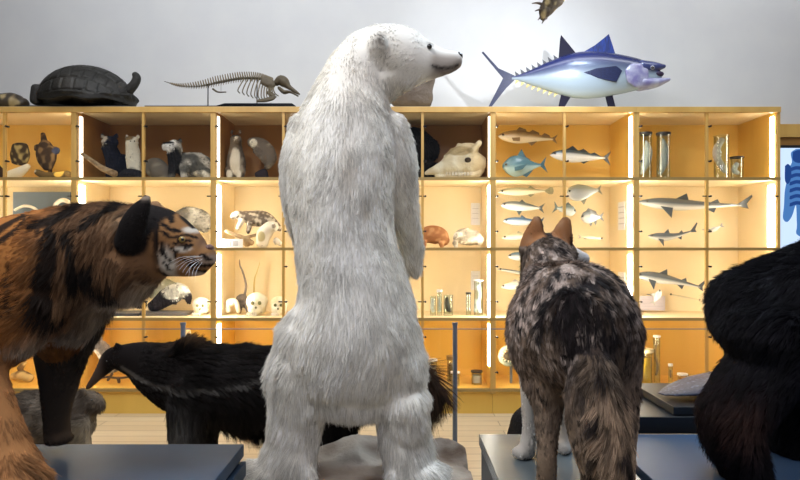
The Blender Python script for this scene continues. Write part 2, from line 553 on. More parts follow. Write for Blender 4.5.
def add_fur(body, n, length, flow, col, r0=.0012, lift=.25, messy=.25, clump=45., grav=.15, K=5, name='fur', tipdark=1.0, dens=None, root=.55, tuft=.016, pull=.55, tj=.2, aniso=(1, 1, 1)):
    me = body.data
    o0 = np.array(body['o0'])
    nv = len(me.vertices)
    co = np.empty(nv * 3, np.float32); me.vertices.foreach_get('co', co); co = co.reshape(-1, 3).astype(float) + o0
    no = np.empty(nv * 3, np.float32); me.vertices.foreach_get('normal', no); no = no.reshape(-1, 3).astype(float)
    me.calc_loop_triangles()
    t = np.empty(len(me.loop_triangles) * 3, np.int32); me.loop_triangles.foreach_get('vertices', t); t = t.reshape(-1, 3)
    A, B, C = co[t[:, 0]], co[t[:, 1]], co[t[:, 2]]
    ar = np.linalg.norm(np.cross(B - A, C - A), axis=1)
    if dens is not None: ar = ar * dens((A + B + C) / 3)
    g = np.random.default_rng(len(t) + n)
    i = g.choice(len(t), n, p=ar / ar.sum())
    r1, r2 = np.sqrt(g.random(n)), g.random(n)
    wa, wb, wc = 1 - r1, r1 * (1 - r2), r1 * r2
    P = A[i] * wa[:, None] + B[i] * wb[:, None] + C[i] * wc[:, None]
    N = nrm(no[t[i, 0]] * wa[:, None] + no[t[i, 1]] * wb[:, None] + no[t[i, 2]] * wc[:, None])
    L = length(P, N) if callable(length) else np.full(n, length)
    L = L * g.uniform(.65, 1.15, n)
    D = flow(P, N)
    D = nrm(D - N * (D * N).sum(1, keepdims=True) + 1e-6)
    if callable(lift): lift = lift(P)
    if np.isscalar(lift): lift = np.full(n, lift)
    nz = np.column_stack([sn(P, clump, s) for s in (1, 2, 3)]) * .7 + np.column_stack([sn(P, clump * .35, s) for s in (4, 5, 6)]) * .5
    nz += g.normal(size=(n, 3)) * .35
    dv = D + N * lift[:, None] + nz * messy
    dn = (dv * N).sum(1, keepdims=True)
    dv = dv + N * (np.maximum(dn, .7 * lift[:, None]) - dn)
    d0 = nrm(dv)
    tt = np.linspace(0, 1, K)
    X = P[:, None, :] - N[:, None, :] * .003 + (L[:, None, None] * tt[None, :, None]) * d0[:, None, :]
    gv = np.array([0, 0, -grav]) - N * (lift * .25)[:, None]
    gn = (gv * N).sum(1, keepdims=True)
    gv = gv + N * (np.maximum(gn, -.25 * lift[:, None]) - gn)
    X = X + (L[:, None, None] * (tt ** 2)[None, :, None]) * gv[:, None, :]
    # strands of one tuft lean together and share a tone
    cell = np.floor((P * np.array(aniso) + .35 * tuft * np.column_stack([sn(P, 1.2 / tuft, s) for s in (11, 12, 13)])) / tuft).astype(np.int64)
    key = cell[:, 0] * 73856093 ^ cell[:, 1] * 19349663 ^ cell[:, 2] * 83492791
    _, inv = np.unique(key, return_inverse=True)
    cnt = np.bincount(inv)
    tip = X[:, -1, :]
    mean = np.column_stack([np.bincount(inv, tip[:, k]) / cnt for k in range(3)])[inv]
    df = mean - tip
    dn = (df * N).sum(1, keepdims=True)
    df = df + N * (np.maximum(dn, -.004) - dn)
    X = X + df[:, None, :] * (pull * tt[None, :, None] ** 1.4)
    tone = 1 + tj * np.clip(g.normal(size=len(cnt)), -2, 2)[inv]
    c = col(P, N)
    ct = None
    if isinstance(c, tuple): c, ct = c
    jit = (g.uniform(.7, 1.2, n) * tone * (1 + .12 * sn(P, clump * .6, 9)))[:, None]
    c = np.clip(c * jit, 0, 1)
    ct = c * tipdark if ct is None else np.clip(ct * jit, 0, 1)
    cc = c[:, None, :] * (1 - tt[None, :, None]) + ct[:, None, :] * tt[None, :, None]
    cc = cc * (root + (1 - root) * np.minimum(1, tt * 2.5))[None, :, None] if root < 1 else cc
    hc = bpy.data.hair_curves.new(name)
    hc.add_curves([K] * n)
    hc.attributes['position'].data.foreach_set('vector', (X - o0).astype(np.float32).ravel())
    ra = hc.attributes.get('radius') or hc.attributes.new('radius', 'FLOAT', 'POINT')
    ra.data.foreach_set('value', np.tile(r0 * (1 - tt * .85), n).astype(np.float32))
    at = hc.attributes.new('Col', 'FLOAT_COLOR', 'POINT')
    at.data.foreach_set('color', np.concatenate([np.clip(cc, 0, 1), np.ones((n, K, 1))], axis=2).astype(np.float32).ravel())
    hc.materials.append(M['fur'])
    o = bpy.data.objects.new(name, hc)
    COL.objects.link(o)
    o.parent = body
    return o


def const_flow(*d):
    d = np.array(d, float)
    return lambda P, N: np.tile(d, (len(P), 1))


def add_eye(parent, c, r, mat=None, name='eye', white=None):
    return MB().ball(c, r, seg=12).build(name, mat or M['eye'], parent)


# ================================================================== polar bear
YB_ = 2.87
bb = MB()
bb.loft(pts([(a_, b_, c_ - 3, d_, e_) for a_, b_, c_, d_, e_ in [(348, 389, 60, 0, .2), (349, 376, 75, 0, .26), (350, 345, 76, 0, .30), (353, 325, 69, 0, .30), (354, 295, 58, 0, .29),
             (347, 250, 53, 0, .29), (343, 215, 53, .0, .30), (343, 180, 56, .0, .31), (346, 150, 55, .0, .29), (348, 120, 49, .0, .26),
             (353, 92, 40, .0, .2), (360, 70, 34, .0, .17), (368, 58, 28, 0, .15)]], YB_), seg=28)
# head
bb.loft(pts([(362, 64, 30, 0, .15), (378, 58, 31, 0, .16), (394, 57, 31, 0, .155), (410, 59, 28, 0, .13), (422, 61, 22.5, 0, .10), (431, 62, 18.5, 0, .08),
             (441, 62.5, 14, 0, .062), (450, 61.5, 11.5, 0, .052), (456.5, 60, 9, 0, .042)], YB_), seg=24)
bb.loft(pts([(372, 84, 24, 0, .13), (392, 76, 20, 0, .12), (412, 72, 14, 0, .09)], YB_), seg=18)
# ears
bb.loft(pts([(379, 54, 10, -.13, .04), (377, 45, 11, -.17, .026), (376, 38, 8, -.18, .02)], YB_), seg=16)
bb.loft(pts([(388, 36, 7, .10, .03), (388, 29, 7, .11, .02)], YB_), seg=14)
# arms
bb.loft(pts([(312, 128, 22, 0, .12), (300, 165, 19, .03, .12), (298, 205, 14, .12, .1), (305, 245, 10, .28, .08), (312, 262, 9, .38, .06)], YB_), seg=16)
bb.loft(pts([(385, 128, 22, 0, .12), (396, 160, 21, .05, .12), (402, 200, 16, .14, .11), (409, 236, 12, .26, .09), (411, 258, 10, .33, .07), (412, 268, 9, .36, .05)], YB_), seg=16)
# legs
bb.loft(pts([(322, 330, 26, 0, .2), (308, 362, 36, 0, .22), (303, 388, 35, 0, .2), (297, 415, 29, 0, .16), (293, 440, 26, 0, .15), (288, 462, 27, -.02, .15), (286, 474, 26, -.04, .14)], YB_), seg=20)
bb.loft(pts([(378, 325, 26, 0, .2), (390, 360, 35, 0, .22), (398, 395, 28, 0, .17), (402, 425, 26, 0, .15), (408, 452, 25, 0, .15), (412, 474, 24, -.02, .14)], YB_), seg=20)
# heel bulge and feet
bb.loft(pts([(403, 398, 26, -.05, .16), (408, 425, 22, -.03, .14)], YB_), seg=14)
bb.loft(pts([(304, 468, 15, -.02, .12), (275, 469, 13, -.05, .13), (250, 474, 9, -.07, .12), (243, 477, 6, -.08, .1)], YB_), seg=14)
bb.loft(pts([(400, 468, 15, -.02, .12), (425, 470, 12, -.05, .12), (440, 474, 8, -.06, .1)], YB_), seg=14)


def bear_col(P, N):
    u, v = side_uv(P, YB_ - np.where(P[:, 2] > 2.1, .12, .27))
    c = np.tile([.93, .92, .88], (len(P), 1))
    c = mixc(c, (.86, .81, .70), np.clip(.5 + .5 * sn(P, 9, 3), 0, 1) * .5)
    c = mixc(c, (.66, .58, .50), np.exp(-((u - 360) / 26) ** 2 - ((v - 92) / 38) ** 2) * .35)       # stained neck
    c = mixc(c, (.60, .54, .46), np.exp(-((u - 349) / 7) ** 2 - ((v - 165) / 30) ** 2) * .5)        # worn seam down the back
    c = mixc(c, (.55, .50, .42), np.exp(-((u - 366) / 5) ** 2 - ((v - 207) / 9) ** 2) * .7)
    c = mixc(c, (.30, .27, .24), np.exp(-((u - 381) / 6) ** 2 - ((v - 44) / 10) ** 2) * .95 * (P[:, 1] < YB_ - .10))   # ear cup
    c = mixc(c, (.55, .50, .40), np.exp(-((u - 392) / 14) ** 2 - ((v - 68) / 22) ** 2) * .45)
    hz = (P[:, 2] > 2.1)
    u, v = side_uv(P, YB_ - .05)
    c = mixc(c, (.36, .31, .275), sstep(424, 436, u) * sstep(50, 60, v) * .8 * hz)
    c = mixc(c, (.13, .105, .10), np.exp(-(dseg(u, v, [(436, 69), (444, 71.5), (452, 70), (457, 67)]) / 2.6) ** 2) * .75 * hz)
    ln = np.exp(-(dseg(u, v, [(432, 66.5), (439, 68.2), (447, 67.6), (454, 66), (459, 63)]) / 1.2) ** 2)
    c = mixc(c, (.03, .025, .025), ln)
    c = mixc(c, (.2, .17, .15), np.exp(-((u - 430.5) / 4) ** 2 - ((v - 44.5) / 2.6) ** 2) * .8)
    return c


def bear_flow(P, N):
    u, v = side_uv(P, YB_)
    D = np.zeros((len(P), 3)); D[:, 2] = -1
    D[:, 0] = np.where(v > 300, (u - 350) / 300, (u - 348) / 250)
    h = sstep(105, 60, v) * sstep(345, 395, u)
    D[:, 0] = D[:, 0] * (1 - h) - 1.3 * h
    D[:, 2] = D[:, 2] * (1 - h) - .45 * h
    D[:, 0] += .25 * sn(P, 7, 21) ; D[:, 1] += .2 * sn(P, 7, 22)
    return D


def bear_len(P, N):
    u, v = side_uv(P, YB_)
    L = .04 + .022 * sstep(240, 340, v) + .008 * np.clip(sn(P, 10, 5), 0, 1)
    L = L * (1 - .55 * sstep(100, 60, v))
    return L * (1 - .8 * sstep(414, 436, u) * (v < 110))


ROCKZ = CAMZ - (476 - 250) * YB_ / F
bear = make_body('polar_bear', bb, .014, bear_col, M['furs'], smooth=4, zmin=ROCKZ)
tag(bear, 'tall white polar bear standing upright on its hind legs, seen from behind', 'polar bear')
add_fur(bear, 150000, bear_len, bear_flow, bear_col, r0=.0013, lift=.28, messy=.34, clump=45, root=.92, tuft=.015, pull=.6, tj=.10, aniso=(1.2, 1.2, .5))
MB().ball(W(458.5, 56.5, YB_), (.022, .03, .02)).build('nose', M['eye'], bear)
for dy in (-.085, .085):
    add_eye(bear, W(429.5, 46.5, YB_ + dy), .0135)
cl = MB()
for px, py in ((243, 476), (249, 478), (256, 479)):
    cl.tube([W(px + 3, py, YB_ - .12), W(px - 1, py + 1, YB_ - .13), W(px - 3, py + 4, YB_ - .14)], .007, r1=.002)
for px, py in ((442, 476), (437, 478)):
    cl.tube([W(px - 3, py, YB_ - .1), W(px + 1, py + 1, YB_ - .1), W(px + 3, py + 3, YB_ - .11)], .007, r1=.002)
cl.build('claws', M['pin'], bear)

# rock base
rb = MB()
for (x, y, rx, ry, rz) in ((-.28, 2.8, .36, .42, .10), (.0, 2.95, .34, .4, .11), (.16, 2.9, .2, .42, .11), (-.12, 3.16, .42, .16, .19), (.2, 3.14, .2, .18, .2), (.27, 2.78, .12, .3, .16)):
    rb.ball((x, y, ROCKZ - .06), (rx, ry, rz), seg=24)
rb.box(-.62, .30, 2.4, 3.25, 0, ROCKZ - .06)


def rock_post(P):
    P = P.copy()
    near = np.minimum(np.hypot(P[:, 0] + .56, (P[:, 1] - 2.83) * .8), np.hypot(P[:, 0] - .1, (P[:, 1] - 2.83) * .8))
    lim = ROCKZ + np.clip(near - .30, 0, 1) * .6
    lim = np.minimum(lim, ROCKZ + np.clip(P[:, 1] - 3.02, 0, 1) * 1.2 + np.clip(P[:, 0] - .17, 0, 1) * .8)
    P[:, 2] = np.minimum(P[:, 2], np.maximum(lim, ROCKZ))
    P[:, 0] = np.clip(P[:, 0], -.67, .352)
    P[:, 2] = np.maximum(P[:, 2], .001)
    return P


def rock_col(P, N):
    c = np.tile([.30, .25, .21], (len(P), 1))
    c = mixc(c, (.52, .46, .40), np.clip(sn(P, 8, 11) * 1.5 + .1, 0, 1))
    c = mixc(c, (.12, .075, .05), np.clip(sn(P, 13, 12) * 1.6 - .2, 0, 1) * .9)
    return mixc(c, (.5, .47, .42), np.clip(sn(P, 40, 13), 0, 1) * .3)


M['rock'] = attr_mat('rock_surface', .7, .3, bump=.6, bscale=22)
rock = make_body('rock_base', rb, .02, rock_col, M['rock'], smooth=2, disp=lambda P: .018 * sn(P, 9, 31) + .007 * sn(P, 30, 32), post=rock_post)
tag(rock, 'low brown and grey rock mound under the polar bear', 'rock base')

# ================================================================== tiger
YT = 2.2
PZ = .54           # top of the left platform
tb = MB()
tb.loft(pts([(-262, 292, 48, .1, .17), (-225, 290, 66, .1, .23), (-160, 294, 70, .1, .24), (-90, 294, 74, .08, .24), (-45, 293, 76, .05, .25), (0, 286, 68, 0, .26), (45, 268, 58, 0, .25), (85, 256, 51, 0, .21),
             (115, 250, 47, -.02, .18), (140, 245, 41, -.03, .16)], YT), seg=26)
tb.loft(pts([(20, 285, 50, -.13, .12), (-5, 330, 42, -.15, .11), (-25, 352, 30, -.15, .1), (-18, 380, 24, -.2, .075), (-10, 408, 24, -.22, .07), (0, 440, 25, -.25, .07), (6, 462, 28, -.27, .08), (13, 478, 27, -.3, .09)], YT), seg=18)
tb.loft(pts([(6, 478, 24, -.3, .1), (27, 484, 18, -.31, .09)], YT), seg=16)
tb.loft(pts([(80, 285, 36, .1, .14), (66, 320, 34, .15, .12), (61, 350, 27, .2, .09), (59, 385, 18, .25, .07), (57, 415, 12, .29, .06), (57, 432, 12, .31, .06)], YT), seg=16)
tb.loft(pts([(56, 437, 8, .30, .06), (64, 439, 5, .28, .05)], YT), seg=12)
# head
tb.loft(pts([(132, 246, 38, -.03, .15), (150, 240, 36, -.03, .15), (165, 242, 32, -.03, .135), (180, 248, 26, -.03, .11), (192, 254, 21, -.03, .088), (202, 257, 16, -.03, .075), (207.5, 256, 11, -.03, .055)], YT), seg=24)
tb.loft(pts([(170, 262, 15, -.03, .1), (190, 268, 9, -.03, .07), (201, 270, 6, -.03, .05)], YT), seg=16)
# ruff
tb.loft(pts([(112, 262, 42, -.02, .17), (138, 262, 35, -.03, .17), (152, 262, 22, -.03, .14)], YT), seg=18)
# hind legs and tail
for dy_ in (-.12, .28):
    tb.loft(pts([(-215, 300, 52, dy_, .12), (-205, 350, 40, dy_, .1), (-222, 395, 24, dy_, .07), (-240, 430, 17, dy_, .055), (-228, 468, 16, dy_, .055), (-222, 482, 17, dy_, .06), (-205, 488, 13, dy_, .06)], YT), seg=16)
tb.loft(pts([(-262, 275, 16, .1, .05), (-300, 300, 12, .1, .04), (-325, 350, 11, .1, .035), (-335, 410, 10, .1, .032), (-350, 440, 9, .1, .03), (-375, 450, 8, .1, .028)], YT), seg=12)
# ears
tb.loft(pts([(129, 243, 13, -.17, .05), (132, 228, 13.5, -.20, .035), (139, 213, 11, -.21, .026), (145, 203, 6.5, -.21, .018), (148, 197, 4, -.205, .012)], YT), seg=16)
tb.loft(pts([(150, 222, 11, .09, .03), (155, 208, 9, .1, .02), (158, 203, 4, .1, .012)], YT), seg=14)

TSTR = [([(-6, 246), (8, 230), (20, 216)], 4.2), ([(12, 242), (25, 230), (30, 217)], 3.6), ([(44, 224), (58, 216), (72, 206)], 4.5),
        ([(58, 226), (64, 240), (60, 262), (55, 285), (52, 312)], 6), ([(76, 232), (82, 255), (76, 285)], 5), ([(90, 214), (104, 207), (118, 201)], 3.6),
        ([(88, 226), (99, 216)], 3), ([(29, 266), (33, 285), (38, 308)], 1.8), ([(23, 288), (29, 312)], 1.8), ([(98, 262), (110, 290)], 7),
        ([(-30, 240), (-20, 225)], 4), ([(-50, 300), (-40, 260), (-44, 230)], 4), ([(-2, 300), (0, 330), (6, 345)], 3), ([(-90, 320), (-80, 260), (-86, 230)], 4), ([(-130, 320), (-120, 260), (-126, 230)], 4),
        ([(-170, 320), (-160, 260), (-166, 230)], 4), ([(-210, 320), (-200, 260), (-206, 230)], 4),
        ([(118, 270), (120, 288)], 3), ([(-20, 392), (10, 400)], 1.6), ([(-10, 420), (20, 428)], 1.4)]
FSTR = [([(156, 203), (163, 212), (168, 221)], 2.0), ([(153, 214), (158, 226), (157, 240)], 2.2), ([(164, 207), (173, 216), (184, 226)], 1.7),
        ([(162, 224), (168, 229), (176, 231)], 1.8), ([(171, 213), (179, 222)], 1.1), ([(163, 232), (169, 237), (175, 238)], 1.5),
        ([(158, 240), (156, 254), (153, 268), (158, 276)], 2.4), ([(163, 243), (163, 255), (169, 262)], 1.7), ([(162, 262), (166, 270)], 1.5),
        ([(169, 247), (175, 252), (173, 257)], 1.4), ([(173, 244), (181, 244.5), (188, 245), (183, 248)], 1.5), ([(176, 236), (182, 234.5), (189, 237)], 1.2),
        ([(177, 240), (186, 241)], 1.3),
        ([(213, 262), (205, 266), (196, 266.5), (186, 264)], 1.6), ([(184, 264), (188, 270), (197, 273)], 1.5), ([(178, 258), (186, 262)], 1.2),
        ([(188, 257), (199, 254)], .7), ([(189, 260), (202, 256.5)], .7), ([(190, 263), (204, 259.5)], .7), ([(207, 252), (210, 256), (211, 261)], 1.0)]


def tiger_col(P, N):
    u, v = side_uv(P, YT - .14)
    u2 = u + 2.5 * sn(P, 30, 41); v2 = v + 2.5 * sn(P, 30, 42)
    c = np.tile([.36, .145, .04], (len(P), 1))
    c = mixc(c, (.15, .088, .05), sstep(25, 75, u) * .85)
    c = mixc(c, (.36, .22, .12), np.clip(sn(P, 30, 43) - .1, 0, 1) * sstep(30, 80, u) * .8)
    c = mixc(c, (.015, .011, .01), np.clip(sn(P, 34, 47) - .15, 0, 1) * sstep(50, 85, u) * sstep(150, 138, u) * 1.0)
    bel = sstep(0, 22, v - np.interp(u, [-200, -20, 20, 60, 100, 130], [340, 350, 335, 310, 285, 278]))
    c = mixc(c, (.60, .50, .38), bel * (v < 352) * .85)
    fr = np.exp(-((u - 118) / 26) ** 2 - ((v - 300) / 13) ** 2)
    c = mixc(c, (.42, .34, .27), fr * .8)
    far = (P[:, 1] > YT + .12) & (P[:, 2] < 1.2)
    c[far] = np.array([.085, .06, .042])  # legs on the far side: shade put into a dark coat colour
    leg = (P[:, 1] < YT - .1) & (v > 350)
    c[leg] = np.array([.40, .19, .075])
    d = np.full(len(P), 0.)
    for pl, w in TSTR:
        d = np.maximum(d, sstep(w + 1.4, w - .8, dseg(u2, v2, pl)))
    d *= ~(far | (u > 135))
    c = mixc(c, (.012, .009, .008), d * .95)
    # face
    fa = sstep(144, 160, u + 4 * sn(P, 30, 44))
    c = mixc(c, (.27, .135, .055), fa)
    wh = np.maximum(np.exp(-((u - 165) / 9) ** 2 - ((v - 262) / 18) ** 2), np.exp(-((u - 180) / 9) ** 2 - ((v - 249) / 3.5) ** 2))
    wh = np.maximum(wh, np.exp(-((u - 184) / 7) ** 2 - ((v - 229) / 4) ** 2))
    wh = np.maximum(wh, .55 * np.exp(-((u - 190) / 10) ** 2 - ((v - 275) / 4) ** 2))
    c = mixc(c, (.60, .55, .47), sstep(.2, .8, wh) * fa)
    c = mixc(c, (.17, .105, .075), sstep(186, 197, u) * sstep(253, 240, v) * .9)
    c = mixc(c, (.42, .34, .29), sstep(190, 198, u) * sstep(252, 258, v) * sstep(270, 264, v) * .7)
    d = np.zeros(len(P))
    for pl, w in FSTR:
        d = np.maximum(d, sstep(w + .7, w - .5, dseg(u, v, pl)))
    c = mixc(c, (.012, .01, .01), d * fa)
    # near ear: black back with a pale spot near its root
    ue, ve = side_uv(P, YT - .2)
    ear = sstep(19, 14, dseg(ue, ve, [(128, 240), (133, 224), (148, 197)])) * (P[:, 1] < YT - .05)
    c = mixc(c, (.012, .01, .01), ear)
    c = mixc(c, (.25, .2, .16), ear * sstep(203, 198, ve) * (ue > 143))
    return c


def tiger_flow(P, N):
    u, v = side_uv(P, YT)
    D = np.zeros((len(P), 3)); D[:, 0] = -1; D[:, 2] = -.35
    low = sstep(300, 350, v); D[:, 0] += .9 * low; D[:, 2] -= .9 * low
    ru = sstep(60, 90, u) * sstep(160, 140, u)
    D[:, 0] += .75 * ru; D[:, 2] -= .8 * ru
    D[:, 0] += .35 * sn(P, 12, 45) * sstep(20, 60, u); D[:, 2] += .35 * sn(P, 12, 46) * sstep(20, 60, u)
    return D


def tiger_len(P, N):
    u, v = side_uv(P, YT)
    L = .016 + .03 * sstep(30, 80, u) * sstep(160, 145, u)
    L += .045 * np.exp(-((u - 130) / 22) ** 2 - ((v - 278) / 26) ** 2) + .03 * np.exp(-((v - 318) / 22) ** 2) * (u > 10) * (u < 100)
    L = np.where(u > 166, .006, L)
    ue, ve = side_uv(P, YT - .2)
    ear = (P[:, 1] < YT - .05) & (dseg(ue, ve, [(128, 240), (133, 224), (148, 197)]) < 17)
    return np.where(ear, .014, L)


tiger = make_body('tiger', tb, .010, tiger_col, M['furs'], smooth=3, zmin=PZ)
tag(tiger, 'large striped tiger in profile, standing on the left platform', 'tiger')
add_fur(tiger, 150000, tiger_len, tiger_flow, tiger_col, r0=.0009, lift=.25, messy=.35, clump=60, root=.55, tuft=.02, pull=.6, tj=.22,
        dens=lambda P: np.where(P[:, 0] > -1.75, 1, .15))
add_eye(tiger, W(182, 239.5, YT - .118), .012, pbr('tiger_iris', (.30, .20, .05), .1, coat=1))
MB().ball(W(182.5, 239.5, YT - .1275), (.006, .004, .006), seg=10).build('pupil', M['eye'], tiger)
MB().ball(W(209.5, 248.5, YT - .03), (.016, .03, .016)).build('nose', pbr('tiger_nose', (.11, .05, .04), .4), tiger)
wk = MB()
for i in range(9):
    a = W(196 + (i % 3) * 3, 256 + (i // 3) * 3.2, YT - .115)
    b_ = W(170 + i * 3.1, 262 + (i * 2.6), YT - .22)
    wk.tube([a, (a + b_) / 2 + [0, -.02, .006], b_], .00055, seg=5, r1=.0003)
wk.build('whiskers', M['paper'], tiger)
cl = MB()
for px in (20, 32, 42):
    cl.tube([[W(px, 0, 1.88)[0], 1.88, PZ + .02], [W(px + 3, 0, 1.86)[0], 1.86, PZ + .008]], .005, r1=.002)
cl.build('claws', M['bone'], tiger)

# ================================================================== wolf
WZ = .56
wb = MB()
Zr = (0, 0, 1)
WX0 = 0.0


def axial(rows):
    """rows px py Y rx_px rz_px: lofts that run along y"""
    out = []
    for px, py, Y, rx, rz in rows:
        out.append([*W(px, py, Y), rx * Y / F, rz * Y / F])
    return out


wb.loft(axial([(575, 338, 1.60, 40, 52), (574, 334, 1.70, 62, 70), (572, 333, 1.85, 63, 70), (570, 329, 2.02, 59, 66), (566, 322, 2.18, 54, 60), (561, 316, 2.32, 46, 52)]), Zr, seg=26)
wb.loft(axial([(552, 300, 1.75, 26, 34), (545, 300, 2.0, 27, 36), (545, 300, 2.2, 26, 34)]), Zr, seg=16)
wb.loft(axial([(592, 302, 1.75, 26, 34), (587, 302, 2.0, 27, 36), (582, 302, 2.2, 26, 34)]), Zr, seg=16)
wb.loft(axial([(560, 305, 2.25, 38, 40), (552, 285, 2.40, 29, 30), (548, 264, 2.50, 26, 26), (548, 254, 2.58, 24, 22)]), Zr, seg=22)
wb.loft([[*W(548, 254, 2.60), .095, .085], [*W(556, 253, 2.68), .09, .08], [*W(566, 256, 2.76), .065, .06], [*W(577, 258, 2.82), .042, .042], [*W(584, 259, 2.86), .032, .032]], (0, 0, 1), seg=18)
# ears
wb.loft(pts([(531, 252, 13, 0, .035), (533, 240, 12, -.02, .03), (536, 227, 8.5, -.03, .02), (537.5, 218, 4.5, -.03, .012)], 2.58), seg=14)
wb.loft(pts([(560, 250, 12, 0, .035), (561, 240, 12, -.02, .03), (564, 228, 9, -.03, .02), (566.5, 219, 5, -.03, .012)], 2.58), seg=14)
# hind legs
wb.loft(pts([(545, 335, 36, .06, .14), (546, 365, 27, .04, .11), (547, 385, 21, .0, .09), (548, 410, 14.5, -.03, .05), (547, 440, 10, -.06, .035), (547, 470, 10, -.06, .032), (546, 500, 10.5, 0, .032), (545, 515, 12, .03, .045)], 1.72), seg=16)
wb.loft(pts([(610, 335, 30, .06, .14), (616, 365, 24, .04, .11), (620, 395, 18, .0, .08), (624, 425, 12, -.03, .05), (625, 455, 10.5, -.06, .035), (625, 480, 10, -.05, .032), (625, 500, 10.5, 0, .032), (625, 515, 12, .03, .045)], 1.72), seg=16)
# front legs
wb.loft(pts([(532, 335, 16, 0, .09), (529, 365, 11, 0, .06), (528, 400, 7.2, 0, .032), (529, 430, 7, .0, .03), (527, 448, 8.5, -.01, .035)], 2.38), seg=14)
wb.loft(pts([(529, 452, 6.5, 0, .035), (518, 453, 6, -.02, .04)], 2.38), seg=12)
wb.loft(pts([(572, 335, 16, 0, .09), (570, 365, 10, 0, .06), (568, 400, 7, 0, .032), (566, 430, 6.5, .0, .03), (565, 444, 7.5, -.01, .035)], 2.46), seg=14)
wb.loft(pts([(565, 447, 6, 0, .035), (562, 448, 6, -.05, .035)], 2.46), seg=12)
# tail
wb.loft(pts([(586, 345, 16, 0, .07), (589, 372, 22, -.07, .08), (593, 400, 27, -.11, .09), (598, 432, 29, -.13, .09), (603, 465, 25, -.13, .085), (605, 490, 15, -.12, .055), (606, 500, 6, -.12, .03)], 1.62), seg=18)


def wolf_col(P, N):
    Y = P[:, 1]
    u = 400 + P[:, 0] * F / 1.8; z = P[:, 2]
    s = sn(P, 120, 51); s2 = sn(P, 14, 52); s3 = sn(P, 190, 53)
    c = np.tile([.19, .135, .10], (len(P), 1))
    c = mixc(c, (.022, .017, .018), sstep(-.3, .6, .6 * s + .7 * s2))
    pale = sstep(.0, .6, s3 * 1.0 + .5 * sn(P, 25, 54)) * sstep(1.0, 1.22, z)
    c = mixc(c, (.50, .41, .36), pale * .9)
    dk_ = np.exp(-((u - 600) / 42) ** 2 - ((z - 1.12) / .13) ** 2) * (Y < 2.1)
    c = mixc(c, (.016, .013, .014), dk_ * .7)
    # flanks and legs paler
    lg = sstep(1.08, .85, z)
    c = mixc(c, (.27, .20, .145), lg * .85)
    c = mixc(c, (.05, .035, .028), lg * sstep(.1, .8, sn(P, 90, 57)) * .7)
    # tail
    tl = (Y < 1.60) & (z < 1.13) & (P[:, 0] > .46)
    tc = np.tile([.36, .26, .18], (len(P), 1))
    tc = mixc(tc, (.04, .03, .028), sstep(-.1, .6, sn(P, 90, 55)))
    tc = mixc(tc, (.03, .022, .02), sstep(1.0, 1.1, z) * .7)
    c = np.where(tl[:, None], tc, c)
    lo = sstep(.82, .66, z) * (~tl)
    c = mixc(c, (.36, .28, .21), lo)
    c = mixc(c, (.62, .57, .52), (Y > 2.15) * sstep(.98, .88, z))            # pale front legs
    c = mixc(c, (.60, .56, .50), (Y > 1.5) * (Y < 1.95) * (z < .95) * np.exp(-((u - 568) / 6) ** 2) * .8)   # pale inside of the hind leg
    c = mixc(c, (.10, .07, .05), (Y < 1.9) * np.exp(-((z - .74) / .04) ** 2) * (~tl) * .5)
    hd = Y > 2.44
    c = mixc(c, (.17, .125, .095), hd * sstep(1.2, 1.3, z) * .6)
    ear = (z > W(0, 247, 2.58)[2]) & (Y > 2.5) & (Y < 2.64)
    uu = 400 + P[:, 0] * F / 2.58; vv = 250 - (z - CAMZ) * F / 2.58
    ec = np.tile([.33, .15, .065], (len(P), 1))
    ec = mixc(ec, (.05, .035, .03), np.maximum(sstep(222, 215, vv), sstep(3.5, 1.5, np.abs(vv - 246 + (uu - 540) * .55)) * (uu < 552)))
    ec = mixc(ec, (.05, .035, .03), sstep(567, 572, uu + (vv - 235) * .3))
    ec = mixc(ec, (.42, .27, .17), np.clip(sn(P, 120, 58), 0, 1) * .5)
    ec = mixc(ec, (.03, .022, .02), sstep(541, 545, uu - (vv - 240) * .25) * (uu < 549))
    c = mixc(c, np.array([0, 0, 0.]), np.zeros(len(P))) if False else np.where((ear & (vv < 246))[:, None], ec, c)
    mzz = Y > 2.7
    c = np.where(mzz[:, None], np.array([.72, .70, .68]), c)
    return c


def wolf_flow(P, N):
    Y, z = P[:, 1], P[:, 2]
    D = np.zeros((len(P), 3)); D[:, 1] = -.7; D[:, 2] = -.8
    D[:, 0] = (P[:, 0] - .52) * 1.2 * (z > .9)
    e = (Y > 2.5)
    D[e] = np.array([0, -.4, .3])
    ear = (z > W(0, 244, 2.58)[2]) & e
    D[ear] = np.array([0, 0, 1.])
    tl = (Y < 1.60) & (z < 1.13) & (P[:, 0] > .46)
    D[tl] = np.array([.0, 0, -1.])
    D[tl, 0] = (P[tl, 0] - .6) * 3.5
    return D


def wolf_len(P, N):
    Y, z = P[:, 1], P[:, 2]
    L = .012 + .018 * sstep(.8, 1.1, z)
    tl = (Y < 1.60) & (z < 1.13) & (P[:, 0] > .46)
    L = np.where(tl, .045, L)
    L = np.where((Y > 2.5) & (z > 1.38), .013, L)
    L = np.where(Y > 2.7, .008, L)
    return L


wolf = make_body('wolf', wb, .0095, wolf_col, M['furs'], smooth=4, zmin=WZ)
tag(wolf, 'grey brown wolf seen from behind with a bushy hanging tail', 'wolf')
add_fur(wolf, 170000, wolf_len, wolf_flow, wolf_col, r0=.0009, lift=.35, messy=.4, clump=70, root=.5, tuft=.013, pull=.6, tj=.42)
MB().ball(W(586, 259.5, 2.885), .017).build('nose', M['eye'], wolf)

